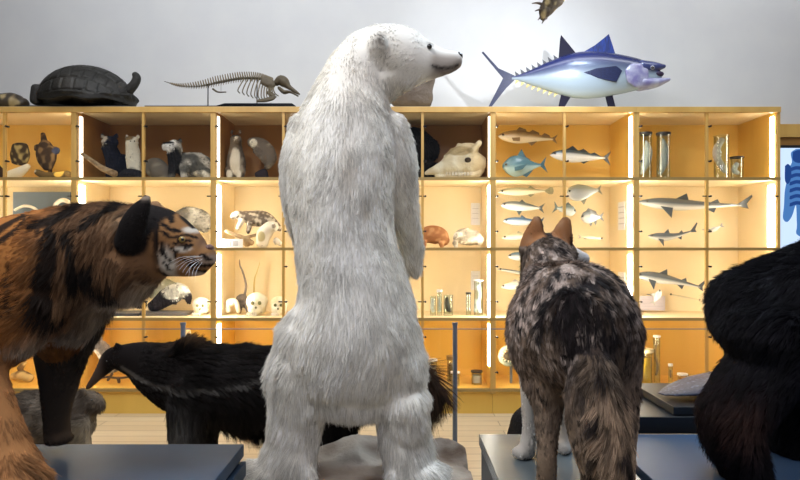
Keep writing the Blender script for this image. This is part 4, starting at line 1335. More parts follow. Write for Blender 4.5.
hb.loft(pts([(112, 94, 8, -.02, .08), (124, 93, 6, -.03, .05), (132, 87, 4.6, -.05, .04), (136, 81, 4.2, -.05, .036), (136.5, 77, 4, -.05, .034), (135, 74.5, 3, -.05, .03)], YO), seg=16)
hb.build('neck_and_head', M['hide'], root)
for px, dy, k in ((105, -.16, 1), (126, -.1, .8), (110, .16, .9), (50, -.17, .8), (58, .17, .8)):
    x = W(px, 0, YO)[0]
    MB().loft([[x, YO + dy, ZT + .16, .065 * k, .06], [x - .015, YO + dy, ZT + .09, .06 * k, .055], [x - .02, YO + dy, ZT + .055, .055 * k, .05]], (0, 1, 0), 14).build('leg', M['hide'], root)
MB().loft([[W(62, 0, YO)[0], YO, ZT + .085, .02, .15], [W(90, 0, YO)[0], YO, ZT + .08, .03, .24], [W(115, 0, YO)[0], YO, ZT + .085, .02, .17]], seg=18).build('underside', pbr('plastron', (.07, .065, .05), .6), root)
MB().box(W(36, 0, YO)[0], W(139, 0, YO)[0], YO - .2, YO + .25, ZT, ZT + .012).build('base_board', M['black'], root, smooth=False)

# horned shell piece at the far left
hs = MB()
hs.loft(pts([(-8, 99, 8, 0, .12), (4, 97, 8.5, 0, .13), (16, 97, 8, 0, .11), (22, 98, 6.5, 0, .08), (25, 97, 4, 0, .05)], YO), seg=18)


def mot_col(P, N):
    c = np.tile([.045, .032, .02], (len(P), 1))
    return mixc(c, (.33, .25, .12), sstep(.25, .8, sn(P, 60, 97)))


ho = make_body('mottled_tortoise_shell', hs, .01, mot_col, M['shell'], disp=lambda P: .006 * sn(P, 60, 98))
zmin = min(v.co.z for v in ho.data.vertices) + ho.location.z
ho.location.z += ZT - zmin
tag(ho, 'mottled brown shelled animal on the cabinet top, cut by the left edge', 'shell')

# elephant foot behind the bear
ef = MB()
ef.loft(pts([(425, 74, 11, 0, .13), (424, 84, 12, 0, .14), (418, 94, 17, 0, .17), (415, 102, 19, 0, .18), (415, 106, 18, 0, .17)], 5.25), seg=24)
ef.loft(pts([(400, 100, 8, 0, .1), (398, 107, 8, 0, .1)], 5.25), seg=14)


def ele_col(P, N):
    c = np.tile([.16, .125, .10], (len(P), 1))
    return mixc(c, (.09, .07, .055), np.clip(sn(P, 25, 99), 0, 1))


M['ele'] = attr_mat('wrinkled_hide', .8, .2, bump=.7, bscale=35)
eo = make_body('animal_foot', ef, .012, ele_col, M['ele'], disp=lambda P: .006 * sn(P, 35, 100))
zmin = min(v.co.z for v in eo.data.vertices) + eo.location.z
eo.location.z += ZT - zmin
tag(eo, 'thick grey brown hoofed foot on the cabinet top behind the bear muzzle', 'animal foot')

# ================================================================== dolphin skeleton
YS = 5.12
root = empty('dolphin_skeleton', (*W(235, 0, YS)[:2], ZT))
tag(root, 'brown dolphin skeleton on thin rods on top of the cabinets', 'skeleton')
spine = catmull([(165, 81.5), (180, 86), (200, 86), (220, 82), (240, 78.5), (258, 78.5), (270, 82), (277, 85)], 12)


def sp(t):
    return np.array([np.interp(t, np.linspace(0, 1, len(spine)), spine[:, i]) for i in (0, 1)])


vb = MB()
for i in range(58):
    t = i / 57
    x, y = sp(t)
    r = .5 + 2.1 * min(1, t * 2.2) * (1 - .3 * t)
    dx = (277 - 165) / 57 * .36
    vb.loft([[*w3(x - dx, y, YS), r * .0087 * .75, r * .0087 * .75], [*w3(x, y, YS), r * .0087 * .5, r * .0087 * .5], [*w3(x + dx, y, YS), r * .0087 * .75, r * .0087 * .75]], (0, 1, 0), 8, 1, cap=.2)
vb.build('vertebral_column', M['bone_old'], root)
sb_ = MB()
for i in range(4, 54):
    t = i / 57
    x, y = sp(t)
    h = 7 * min(1, t * 2.5) * (1 - .2 * t)
    sb_.tube([w3(x, y, YS), w3(x - .9, y - h * .6, YS), w3(x - 1.4, y - h, YS)], .007, seg=6, sub=2, r1=.0045)
    if i < 40:
        sb_.tube([w3(x, y, YS), w3(x - .4, y + h * .55, YS)], .0045, seg=6, sub=2, r1=.003)
sb_.build('spinous_processes', pbr('old_bone_light', (.17, .13, .075), .6), root)
rbm = pbr('rib_bone', (.15, .115, .065), .6)
for i in range(13):
    x, y = sp(.60 + i * .030)
    for s in (-1, 1):
        ln = 15 + 6 * math.sin(i / 10 * 3.1)
        MB().tube([w3(x, y + 1, YS, s * .01), w3(x - 3 + i * .1, y + ln * .4, YS, s * .07), w3(x - 6 + i * .5, y + ln * .8, YS, s * .07), w3(x - 4 + i * .6, y + ln, YS, s * .03)], .006, seg=6, r1=.004).build('rib', rbm, root)
MB().loft(pts([(262, 80, 4, -.05, .012), (270, 84, 5, -.06, .012), (270, 90, 2, -.05, .01)], YS), seg=10).build('shoulder_blade', M['bone_old'], root)
MB().loft(pts([(268, 92, 2.4, -.06, .012), (274, 97, 2.2, -.07, .012), (266, 100, 2.2, -.08, .01), (257, 101, 1.4, -.08, .008)], YS), seg=10).build('flipper', M['bone_old'], root)
MB().loft(pts([(276, 83, 3, 0, .03), (281, 80.5, 5.2, 0, .05), (285, 83, 5, 0, .045), (289, 87, 2.6, 0, .025), (296, 92, 1.6, 0, .016), (299.5, 94.2, .8, 0, .01)], YS), seg=14).build('skull', M['bone_old'], root)
MB().loft(pts([(279, 88, 1.6, 0, .03), (284, 92, 2.2, 0, .028), (290, 92, 1.2, 0, .02), (298, 96, .8, 0, .01)], YS), seg=10).build('jaw', M['bone_old'], root)
MB().tube([w3(213, 89, YS), w3(218, 92, YS), (w3(226, 92, YS))], .009, r1=.005).build('pelvic_bone', M['bone_old'], root)
MB().tube([w3(221, 83, YS), w3(221, 91, YS)], .0015, seg=6).build('thread', M['pin'], root)
for x, y in ((208, 84), (257, 80)):
    MB().tube([w3(x, y, YS), [W(x, 0, YS)[0], YS, ZT + .01]], .005, seg=8, sub=2).build('support_rod', M['pin'], root)
zb_ = W(0, 103.3, YS)[2]
bs = MB()
bs.box(W(150, 0, YS)[0], W(296, 0, YS)[0], YS - .11, YS + .2, ZT, ZT + .012)
bs.add([(W(a, 0, YS)[0], YS + dy, z) for dy in (-.1, .18) for a, z in ((218, ZT + .01), (228, ZT + .035), (294, ZT + .035), (298, ZT + .01))], [(0, 1, 2, 3), (7, 6, 5, 4), (0, 4, 5, 1), (1, 5, 6, 2), (2, 6, 7, 3), (3, 7, 4, 0)])
bs.build('base_board', M['gloss'], root, smooth=False)

# ================================================================== clawed foot hanging from above
YC = 4.4
root = empty('hanging_clawed_foot', W(552, 6, YC))
tag(root, 'dark scaly clawed foot hanging down at the top edge of the picture', 'clawed foot')
cb = MB()
cb.loft(pts([(566, -22, 9, 0, .06), (560, -8, 9, 0, .06), (551, 3, 9, 0, .055), (545, 12, 6, 0, .04), (543, 18, 3.5, 0, .025)], YC), seg=16)
make_body('foot_skin', cb, .008, mot_col, M['ele'], root, disp=lambda P: .006 * sn(P, 70, 98))
for (x0, y0, x1, y1) in ((542, 4, 532, 3.5), (543, 10, 535, 11), (544, 15, 538, 20), (546, 18, 542, 23.5)):
    MB().tube([w3(x0, y0, YC), w3((x0 + x1) / 2, (y0 + y1) / 2 - .8, YC, -.01), w3(x1, y1, YC)], .012, r1=.003).build('claw', M['dead_branch'], root)
MB().tube([w3(566, -20, YC), [W(566, 0, YC)[0], YC, 5.0]], .006, seg=8, sub=2).build('hanging_cable', M['steel'], root)

# ================================================================== mounted animals and skulls in the cabinets


def patchy(base, patches=(), mot=None, Y=5.3, seed=1, f=45):
    def col(P, N):
        u, v = side_uv(P, Y)
        c = np.tile(np.array(base, float), (len(P), 1))
        if mot is not None:
            c = mixc(c, mot, sstep(-.1, .7, sn(P, f, seed)))
        for (px, py, rx, ry, cc) in patches:
            d = np.hypot((u - px) / rx, (v - py) / ry) + .12 * sn(P, 60, seed + 3)
            c = mixc(c, cc, sstep(1.1, .85, d))
        return c
    return col


def critter(name, label, cat, group, row, lofts, base, patches=(), mot=None, Y=5.3, fur=6000, flen=.014, flow=(-.3, 0, -1), eyes=(), nose=None, vox=.008, r0=.0016, f=45, ctx=None, zfloor=None):
    mb = MB()
    for l in lofts:
        mb.loft(pts(l, Y), seg=14)
    col = patchy(base, patches, mot, Y, len(name), f)
    o = make_body(name, mb, vox, col, M['furs'], smooth=2)
    tag(o, label, cat, group)
    if row is not None:
        z0 = min(v.co.z for v in o.data.vertices) + o.location.z
        zf = ZR[row] + (.0105 if row < 4 else .0015) if zfloor is None else zfloor
        dz = zf - z0
        o.location.z += dz
    else:
        dz = 0
    if fur:
        add_fur(o, fur, flen, const_flow(*flow), col, r0=r0, lift=.35, messy=.45, clump=60, root=.5, tuft=.026, pull=.6, tj=.4)
    for (px, py, dy, r) in eyes:
        add_eye(o, w3(px, py, Y, dy), r)
    if nose:
        MB().ball(w3(nose[0], nose[1], Y, nose[2]), .012, seg=10).build('nose', M['eye'], o)
    return o


GA = 'small mounted animals on the cabinet shelves'
GK = 'skulls on the cabinet shelves'
# --- top row
critter('standing_turtle', 'dark turtle mounted upright with head raised, top shelf at left', 'turtle', None, None,
        [[(43, 134, 2.2, 0, .02), (44, 140, 3, 0, .025), (45, 146, 4, 0, .03)], [(45, 144, 6, 0, .04), (46, 152, 10, 0, .055), (47, 161, 9, 0, .05), (48, 168, 5, 0, .03)],
         [(38, 149, 4, 0, .02), (37, 146, 3, 0, .02)], [(54, 150, 4, 0, .02), (58, 151, 3.4, 0, .02)], [(48, 165, 3, 0, .02), (50, 168, 2, .08, .02), (50, 174, 2, .1, .02)]],
        (.045, .03, .02), mot=(.2, .13, .06), patches=((57, 151, 3.5, 4, (.05, .06, .1)),), fur=0, f=70, vox=.007)
critter('turtle_shell', 'round yellow-ringed turtle shell beside a pale skull, far left top shelf', 'turtle shell', None, None,
        [[(20, 145, 8, .0, .03), (20, 155, 10, 0, .04), (19, 163, 8, 0, .03)]], (.05, .035, .02), mot=(.4, .32, .13), fur=0, f=90)
critter('small_pale_skull', 'pale pointed skull below the round turtle shell', 'skull', GK, 1, [[(12, 176, 6, 0, .05), (20, 172, 5, -.05, .04), (28, 166, 2.5, -.05, .03)]], (.75, .72, .58), fur=0)
critter('flat_turtle', 'flat brown and yellow turtle lying under the upright turtle', 'turtle', None, 1, [[(37, 170, 3, -.1, .03), (46, 174, 4, -.1, .05), (58, 174, 4, -.1, .05), (68, 173, 4.5, -.1, .05)]], (.12, .08, .03), patches=((68, 173, 5, 5, (.75, .5, .1)), (40, 171, 5, 2, (.6, .55, .4))), fur=0)
critter('dark_shell', 'dark brown shell at the left picture edge on the top shelf', 'turtle shell', None, 1, [[(-8, 160, 7, 0, .06), (-3, 168, 9, 0, .06)]], (.05, .03, .02), fur=0)
critter('dark_polecat', 'dark blue-black polecat with masked pale face sitting on a branch', 'polecat', GA, 1,
        [[(114, 176, 8, .05, .06), (116, 165, 10, .03, .08), (113, 155, 8, .0, .07), (109, 146, 7, -.04, .055)], [(113, 143, 7, -.05, .05), (108, 141, 6.5, -.08, .05), (105, 141, 3.5, -.11, .03)],
         [(118, 165, 9, .04, .07), (125, 160, 8, .06, .06), (127, 172, 6, .06, .05)], [(103, 136, 2, -.05, .02), (102, 133, 1.2, -.05, .01)], [(116, 135, 2, -.05, .02), (117, 133, 1.2, -.05, .01)]],
        (.012, .014, .026), patches=((107, 141, 7, 5.5, (.38, .34, .28)), (106, 140, 3, 1.6, (.03, .03, .03)), (102, 135, 2, 2, (.3, .27, .22))), eyes=((104.5, 139.5, -.115, .007), (109.5, 139.5, -.115, .007)), nose=(106, 143, -.135), flen=.02)
critter('white_stoat', 'white chested stoat standing upright beside the dark polecat', 'stoat', GA, 1,
        [[(135, 176, 5, -.02, .04), (134, 165, 7, -.02, .05), (133, 152, 7, -.02, .05), (132, 143, 6, -.04, .05), (132, 138, 6, -.05, .045)], [(127, 136, 2, -.04, .02), (127, 133, 1, -.04, .01)], [(138, 135, 2, -.04, .02), (138, 133, 1, -.04, .01)]],
        (.74, .70, .56), patches=((132, 137.5, 5, 2.8, (.2, .14, .07)), (135, 172, 6, 6, (.4, .38, .3))), eyes=((130.5, 139, -.09, .006), (134.5, 139, -.09, .006)), fur=5000)
critter('small_weasel', 'small dark animal with white face below the white stoat', 'weasel', GA, 1,
        [[(122, 174, 4, -.15, .03), (128, 171, 4.5, -.15, .04), (138, 173, 5, -.15, .05)]], (.02, .02, .025), patches=((124, 171, 3.5, 3, (.7, .7, .68)),), fur=2500)
o = MB().tube([w3(82, 154, 5.03), w3(91, 160, 5.08), w3(102, 168, 5.12), w3(115, 174, 5.13)], .014, r1=.03)
o.tube([w3(97, 166, 5.15), w3(104, 171, 5.11), w3(113, 170, 5.1)], .016, r1=.006)
tag(o.build('branch', M['wood_branch']), 'bare forked branch slanting down to the shelf under the polecat', 'branch')
critter('grey_armadillo', 'rounded grey banded animal left of the badger', 'armadillo', GA, 1, [[(150, 166, 8, 0, .06), (155, 165, 11, 0, .08), (163, 170, 9, 0, .07), (168, 175, 4, 0, .04)]], (.17, .15, .12), mot=(.3, .27, .2), fur=0)
critter('badger', 'black and white badger with raised head on the top shelf', 'badger', GA, 1,
        [[(174, 160, 9, -.02, .06), (186, 163, 12, 0, .09), (198, 164, 12.5, 0, .09), (207, 166, 10, 0, .07)], [(176, 160, 8, -.05, .05), (174, 150, 7, -.08, .05), (175, 146, 7.5, -.09, .055), (170, 145.5, 6, -.11, .05), (165, 145, 4, -.12, .035)],
         [(174, 162, 5, -.07, .03), (171, 176, 3, -.09, .025)], [(184, 166, 5, -.07, .035), (184, 176, 3.4, -.09, .025)], [(206, 170, 5, -.06, .04), (207, 177, 3.4, -.07, .03)], [(180, 140, 2.2, -.07, .02), (180, 138, 1.4, -.07, .01)]],
        (.10, .10, .09), mot=(.42, .4, .35),
        patches=((176, 160, 9, 16, (.015, .015, .017)), (173, 145.5, 9, 7, (.8, .8, .76)), (172, 144, 8, 1.8, (.02, .02, .02)), (172, 141.3, 3, 1.5, (.8, .8, .76)), (181, 139.5, 2.5, 2, (.02, .02, .02)), (166, 142, 2.5, 1.4, (.02, .02, .02)), (204, 175, 9, 5, (.62, .6, .52))),
        eyes=((170, 144, -.165, .006),), nose=(163.5, 144.5, -.13), flen=.022, fur=9000, flow=(.8, 0, -.6))
critter('standing_marmot', 'pale bellied marmot standing upright, top shelf left of the bear', 'marmot', GA, 1,
        [[(236, 172, 8, 0, .05), (236, 162, 10, 0, .07), (236, 152, 8, 0, .06), (236, 144, 6, -.02, .05), (236, 137, 5.5, -.04, .045)], [(237, 138, 4.5, -.07, .03), (239, 138, 3, -.11, .025)],
         [(230, 168, 5, -.02, .04), (230, 177, 3, -.05, .03)], [(241, 168, 5, -.02, .04), (240, 177, 3, -.05, .03)], [(232, 131, 1.6, -.03, .015), (232, 128.5, 1, -.03, .01)], [(240, 131, 1.6, -.03, .015), (240, 128.5, 1, -.03, .01)]],
        (.14, .11, .08), mot=(.28, .24, .18), patches=((237, 160, 5, 13, (.62, .57, .46)), (231, 174, 3, 5, (.62, .57, .46)), (240, 174, 3, 5, (.62, .57, .46)), (236, 134, 5, 3, (.06, .05, .04)), (239, 138.5, 3, 1.8, (.6, .55, .45))), eyes=((234, 136.5, -.1, .006), (239.5, 136.5, -.1, .006)))
critter('perched_monkey', 'small grey animal crouching on a post beside the standing marmot', 'monkey', GA, None,
        [[(250, 142, 4, -.05, .03), (254, 143, 6, -.03, .045), (261, 146, 8, 0, .055), (268, 153, 8, 0, .06), (270, 160, 6, 0, .05), (267, 167, 3, 0, .03)], [(256, 150, 3.5, -.05, .025), (262, 157, 3, -.05, .025), (265, 162, 2.4, -.03, .02)]],
        (.16, .13, .10), mot=(.32, .28, .2), patches=((255, 144, 4, 4, (.75, .7, .55)),), eyes=((252, 142, -.085, .005),))
critter('perch_post', 'dark tapering wooden post under the crouching animal', 'post', None, 1, [[(265, 171, 3, .02, .02), (264, 173, 5, .02, .04), (262, 177, 8, .02, .06)]], (.03, .025, .03), fur=0)
critter('black_bushy_animal', 'black bushy animal next to the large pale skull', 'animal', GA, 1,
        [[(390, 150, 26, .1, .12), (405, 148, 26, .1, .13), (420, 146, 22, .08, .12), (432, 146, 11, .06, .09)], [(425, 165, 14, .08, .1), (436, 166, 7, .08, .07)]], (.008, .007, .007), fur=9000, flen=.03, flow=(.5, 0, -1))
# giraffe like skull
sk = MB()
sk.loft(pts([(426, 173.5, 2, -.04, .02), (436, 170, 5, -.04, .035), (450, 166, 8.5, -.03, .055), (462, 163, 11, 0, .075), (472, 162, 12, 0, .085), (480, 164, 9, .02, .07)], 5.25), seg=18)
sk.loft(pts([(432, 172, 2, -.04, .02), (446, 160, 3.5, -.02, .04), (456, 152, 5, 0, .05), (466, 148, 5, 0, .05), (474, 150, 6, .02, .06)], 5.25), seg=14)
for a, b_, dy in (((472, 152), (480, 142), -.05), ((470, 152), (477, 145), .05), ((458, 152), (459, 145), 0), ((447, 158), (453, 150), .02)):
    sk.loft(pts([(*a, 4, dy, .03), (*b_, 2.6, dy, .022)], 5.25), seg=12)
sk.loft(pts([(436, 176, 2, -.03, .03), (455, 177, 2.5, -.02, .04), (474, 175, 4, 0, .05), (480, 170, 5, .02, .05)], 5.25), seg=12)
gsk = make_body('large_skull', sk, .007, patchy((.72, .62, .40), ((458, 152, 14, 5, (.45, .35, .18)),), (.82, .75, .55), 5.25, 3), attr_mat('skull_bone', .55, .4, bump=.4, bscale=50), smooth=1, disp=lambda P: .004 * sn(P, 60, 7))
tag(gsk, 'large cream coloured horned skull on the top shelf right of the bear', 'skull')
MB().ball(w3(468, 160, 5.25, -.075), (.030, .02, .024)).build('eye_socket', M['hollow'], gsk)
MB().ball(w3(442, 171, 5.25, -.05), (.055, .012, .012)).build('jaw_gap', M['hollow'], gsk)
th_ = MB()
for i in range(9):
    th_.box(*[W(446 + i * 3, 0, 5.25)[0] + d for d in (-.008, .008)], 5.17, 5.19, W(0, 176.5, 5.25)[2], W(0, 173, 5.25)[2])
th_.build('teeth', M['bone_white'], gsk, smooth=False, bevel=.002)

# --- second row
pn = tag(MB().box(W(13, 0, 5.5)[0], W(70, 0, 5.5)[0], 5.5, 5.52, ZR[2] + .0105, W(0, 192, 5.5)[2]).build('slate_panel', pbr('slate', (.10, .13, .16), .5), smooth=False), 'dark slate grey panel standing behind white bones', 'panel')
MB().tube([w3(15, 210, 5.45), w3(24, 206, 5.44), w3(34, 208, 5.44), w3(42, 216, 5.45)], .013).build('curved_bone', M['bone_white'])
tag(bpy.data.objects['curved_bone'], 'thin curved white rib-like bone in front of the slate panel', 'bone')
o = MB().tube([w3(55, 212, 5.44), w3(56, 204, 5.43), (w3(63, 200, 5.43)), w3(70, 204, 5.43), w3(71, 214, 5.44)], .02)
tag(o.build('curved_jaw_bone', M['bone_white']), 'arched white jaw bone in front of the slate panel', 'bone')
critter('hedgehog', 'round grey bristly animal behind the tiger forehead', 'hedgehog', GA, 2, [[(176, 226, 9, 0, .07), (188, 222, 12, 0, .09), (200, 224, 11, 0, .08), (206, 230, 7, 0, .05)], [(190, 236, 8, 0, .06), (192, 246, 7, 0, .06)]], (.17, .15, .12), mot=(.36, .33, .27), fur=7000, flen=.022, flow=(.3, 0, .2))
critter('spotted_quoll', 'brown white-speckled animal crawling over a branch', 'quoll', GA, None,
        [[(232, 217, 2.2, -.1, .02), (236, 215, 4, -.08, .035), (243, 216, 5, -.05, .045), (252, 218, 7.5, -.02, .06), (264, 219, 8, 0, .065), (274, 224, 5, 0, .05), (280, 229, 2.5, 0, .03)], [(243, 218, 3, -.07, .025), (238, 228, 2.2, -.1, .02)], [(250, 224, 3, -.07, .025), (248, 232, 2, -.1, .02)]],
        (.14, .11, .085), mot=(.55, .48, .38), f=110, patches=((236, 214, 6, 3.6, (.82, .74, .62)), (243, 224, 6, 5, (.78, .72, .6))), eyes=((237, 214.5, -.115, .004),), nose=(231.5, 217, -.1), fur=7000)
critter('pale_possum', 'cream white possum sitting under the speckled animal', 'possum', GA, 2, [[(262, 247, 6, -.1, .05), (264, 238, 7.5, -.1, .055), (270, 231, 6.5, -.12, .05), (275, 230, 5, -.14, .04)], [(276, 244, 3.5, -.1, .03), (280, 247, 2.5, -.12, .02)]], (.74, .68, .56), patches=((265, 240, 4, 5, (.45, .38, .2)), (278, 230, 2, 2, (.35, .28, .2))), eyes=((273, 229, -.17, .004),), fur=5000)
o = MB().tube([w3(226, 231, 5.12), w3(233, 234, 5.13), w3(244, 238, 5.14), w3(252, 243, 5.16)], .014, r1=.024)
o.tube([w3(244, 238, 5.16), w3(252, 236, 5.2), w3(260, 234, 5.28), w3(272, 234, 5.34)], .016, r1=.01)
o.tube([w3(247, 240, 5.17), w3(247, 243.5, 5.2)], .035)
tag(o.build('branch', M['wood_branch']), 'pale knobbly branch carrying the speckled animal', 'branch')
lb = tag(MB().box(W(222, 0, 5.1)[0], W(242.5, 0, 5.1)[0], 5.10, 5.112, ZR[2] + .0105, W(0, 239, 5.1)[2]).build('label_card', M['paper'], smooth=False), 'white card with small grey marks left of the cream possum', 'card')
g = MB()
for i, (a, b_) in enumerate(((226, 228), (230, 231), (233, 238))):
    g.box(W(a, 0, 5.1)[0], W(b_, 0, 5.1)[0], 5.097, 5.1, W(0, 246, 5.1)[2], W(0, 241 + i % 2, 5.1)[2])
g.build('printed_marks', pbr('grey_ink', (.4, .4, .42), .6), lb, smooth=False)
critter('armadillo', 'brown banded armadillo with arched shell beside the hare', 'armadillo', GA, 2,
        [[(414, 243, 3, 0, .025), (420, 238, 6.5, 0, .05), (430, 235, 9, 0, .07), (440, 237, 9, 0, .07), (445, 242, 5.5, 0, .05)], [(424, 242, 3, -.05, .02), (424, 247, 2.4, -.05, .02)], [(441, 243, 3, -.05, .02), (442, 247, 2.4, -.05, .02)]],
        (.28, .12, .05), mot=(.42, .22, .1), fur=0, f=80)
critter('hare', 'grey speckled hare crouching with ears laid back', 'hare', GA, 2,
        [[(455.5, 240, 3, -.04, .03), (458, 237, 4.5, -.04, .04), (463, 239, 7, 0, .06), (473, 239, 8, 0, .065), (480, 242, 5, 0, .05)], [(455, 244, 3, -.05, .03), (456, 248, 2, -.06, .02)], [(459, 233, 2, -.04, .02), (462, 232, 2, -.04, .02), (468, 230, 1.2, -.04, .01)]],
        (.30, .26, .2), mot=(.6, .55, .45), patches=((481, 243, 4, 5, (.85, .83, .8)),), eyes=((457, 236.5, -.085, .005),), fur=5000)
# --- third row
tag(MB().box(W(112, 0, 5.3)[0], W(146, 0, 5.3)[0], 5.15, 5.4, ZR[3] + .0105, ZR[3] + .035).build('dark_tray', pbr('tray_black', (.03, .035, .05), .4), smooth=False, bevel=.003), 'low dark tray under the small lizards behind the tiger chest', 'tray')
critter('small_lizard', 'small brown lizard-like animal on the dark tray behind the tiger chest', 'lizard', GA, None, [[(111, 305, 2, 0, .02), (116, 303, 4, 0, .03), (123, 304, 4.2, 0, .035), (128, 307, 2.4, 0, .02)], [(115, 305, 2, -.03, .02), (115, 307, 1.6, -.03, .02)], [(124, 305, 2, -.03, .02), (125, 307, 1.6, -.03, .02)]], (.4, .33, .2), mot=(.1, .08, .05), fur=0, f=90)
critter('black_kit', 'small black animal at the right end of the dark tray', 'animal', GA, None, [[(137, 305, 3.5, 0, .03), (142, 304, 5, 0, .04), (144, 306, 3, 0, .03)]], (.02, .018, .025), fur=2000)
critter('skunk', 'black animal with a shaggy silver white back and curled tail', 'skunk', GA, 3,
        [[(152, 308, 5, -.02, .04), (160, 303, 7, 0, .05), (170, 296, 9, 0, .06), (180, 293, 8.5, 0, .06), (187, 297, 5, 0, .04), (189, 303, 2.5, 0, .02)], [(158, 305, 4, -.03, .03), (156, 300.5, 3, -.04, .025)], [(174, 301, 4.5, -.03, .03), (176, 300.5, 3, -.04, .025)]],
        (.025, .02, .025), patches=((177, 291, 14, 9, (.62, .60, .52)),), fur=9000, flen=.025, flow=(.6, 0, -1), zfloor=ZR[3] + .042)
critter('grey_monkey', 'grey rounded animal back behind the silver backed skunk', 'animal', GA, None, [[(150, 292, 7, .2, .05), (160, 287, 10, .2, .07), (172, 288, 7, .2, .06)], [(160, 294, 6, .2, .05), (160, 306, 5, .2, .05)]], (.28, .28, .2), mot=(.42, .4, .3), fur=5000)
tag(MB().box(W(147, 0, 5.3)[0], W(192, 0, 5.3)[0], 5.17, 5.36, ZR[3] + .0105, ZR[3] + .04).build('plinth_board', pbr('grey_board', (.12, .11, .11), .5), smooth=False, bevel=.003), 'flat grey board carrying the silver backed skunk', 'board')


def skull(label, px, py, s, Y=5.28, old=False, row=3):
    mb = MB()
    mb.ball(w3(px, py - 3 * s, Y), np.array([9.5 * s, 9 * s, 8 * s]) * Y / F)
    mb.ball(w3(px - 2 * s, py + 3 * s, Y, -.05 * s), np.array([6 * s, 6 * s, 6 * s]) * Y / F)
    mb.ball(w3(px - 5 * s, py + .5 * s, Y, -.05 * s), np.array([3.5 * s, 3 * s, 3 * s]) * Y / F)
    mb.ball(w3(px + 5 * s, py + 3 * s, Y, -.02 * s), np.array([3 * s, 4 * s, 4.5 * s]) * Y / F)
    o = make_body('white_skull', mb, .006, patchy((.86, .80, .62), (), (.74, .64, .4), Y, 5), attr_mat('pale_skull_bone', .5, .4, bump=.3, bscale=60), smooth=2)
    z0 = min(v.co.z for v in o.data.vertices) + o.location.z
    o.location.z += ZR[row] + .0105 - z0
    for dx, dy_, r in ((-4, -1.5, 1.7), (2.2, -1.5, 1.7), (-1, 2.4, 1.1)):
        MB().ball(w3(px + dx * s, py + dy_ * s, Y, -.093 * s if dy_ < 2 else -.1 * s), (r * s * Y / F, .012, r * s * Y / F), seg=10).build('eye_socket' if dy_ < 2 else 'nose_hole', pbr('socket_shade', (.16, .15, .06), .9), o)  # raised dark balls stand for the shade inside the sockets
    t = MB()
    for i in range(5):
        x = W(px + (-5 + i * 1.7) * s, 0, Y)[0]
        t.box(x - .006 * s, x + .006 * s, Y - .115 * s, Y - .09 * s, W(0, py + 8.3 * s, Y)[2], W(0, py + 5.5 * s, Y)[2])
    t.build('teeth', M['bone_white'], o, smooth=False)
    tag(o, label, 'skull', GK)
    return o


skull('white skull beside the bright strip, just right of the tiger muzzle', 201, 308, .9)
skull('largest of the white skulls left of the bear', 257, 306, 1.15)
skull('small white skull closest to the polar bear hip', 279, 309, .95)
ar = MB()
ar.tube([w3(228.5, 311, 5.28), w3(228, 306, 5.27), w3(231, 301, 5.26), w3(236, 302, 5.26), w3(238, 309, 5.27), w3(238.5, 311.5, 5.28)], .026, r1=.018)
ar.ball(w3(231, 302.5, 5.27), (.045, .05, .036))
tag(ar.build('white_jaw_bone', M['bone_white']), 'arched white bone standing left of the largest skull', 'bone')
critter('long_tailed_lemur', 'small grey body with a very long dark tail raised up', 'lemur', GA, 3, [[(239, 304, 4, .05, .03), (243, 303, 4.5, .05, .03), (244, 310, 3, .05, .03)], [(245, 308, 2, .03, .02), (248, 317, 1.2, .03, .012)], [(241, 308, 2, .07, .02), (240, 317, 1.2, .07, .012)],
         [(244, 302, 1.3, .05, .012), (246, 290, 1.1, .05, .01), (243, 277, .9, .05, .009), (240, 270, .8, .05, .008), (239.5, 264, .5, .05, .006)]], (.14, .11, .09), fur=2500, vox=.005)
o = MB().tube([w3(254, 294, 5.45), w3(254.5, 280, 5.45), w3(257, 272, 5.45), w3(260, 262, 5.45)], .009, r1=.003)  # lemur tail reflection and shadow built as a solid yellow shape
o.tube([w3(254, 294, 5.45), w3(254, 310, 5.45)], .009, seg=8)
tag(o.build('tail_reflection', pbr('tail_reflection', (.55, .42, .15), .8)), 'tail reflection modelled solid, a thin yellow stalk rising behind the largest skull', 'streak')

# ------------------------------------------------------------------ jars
def jar(label, px0, px1, pyt, row, Y=5.22, lid=None, liquid=None, spec=None, specc=(.75, .7, .6), foot=0, group='glass specimen jars'):
    zf = ZR[row] + (.0095 if row < 4 else .0005)
    c = W((px0 + px1) / 2, 0, Y)
    r = (px1 - px0) / 2 * Y / F
    zt = W(0, pyt, Y)[2]
    root = empty('specimen_jar', (c[0], Y, zf))
    tag(root, label, 'jar', group)
    t = min(.004, r * .2)
    MB().lathe(c[0], Y, [(0, zf + .001), (r * (1 + foot), zf + .001), (r * (1 + foot), zf + .008), (r, zf + .014), (r, zt - .01), (r * 1.08, zt), (r * .98, zt), (r - t, zt - .01), (r - t, zf + .016), (0, zf + .014)], 28).build('glass_body', M['jar'], root)
    if lid is not None:
        MB().lathe(c[0], Y, [(0, zt), (r * 1.12, zt), (r * 1.12, zt + lid[1]), (0, zt + lid[1])], 28).build('lid', lid[0], root)
    if liquid is not None:
        MB().lathe(c[0], Y, [(0, zf + .017), (r - t * 1.5, zf + .017), (r - t * 1.5, zf + (zt - zf) * liquid[1]), (0, zf + (zt - zf) * liquid[1])], 24).build('liquid', liquid[0], root)
    if spec is not None:
        m = MB()
        for l in spec:
            m.loft(pts(l, Y), seg=12)
        m.build('specimen', pbr('preserved_specimen', specc, .5, noise=(tuple(np.array(specc) * .6), 40, (1, 1, 1))), root)
    return root


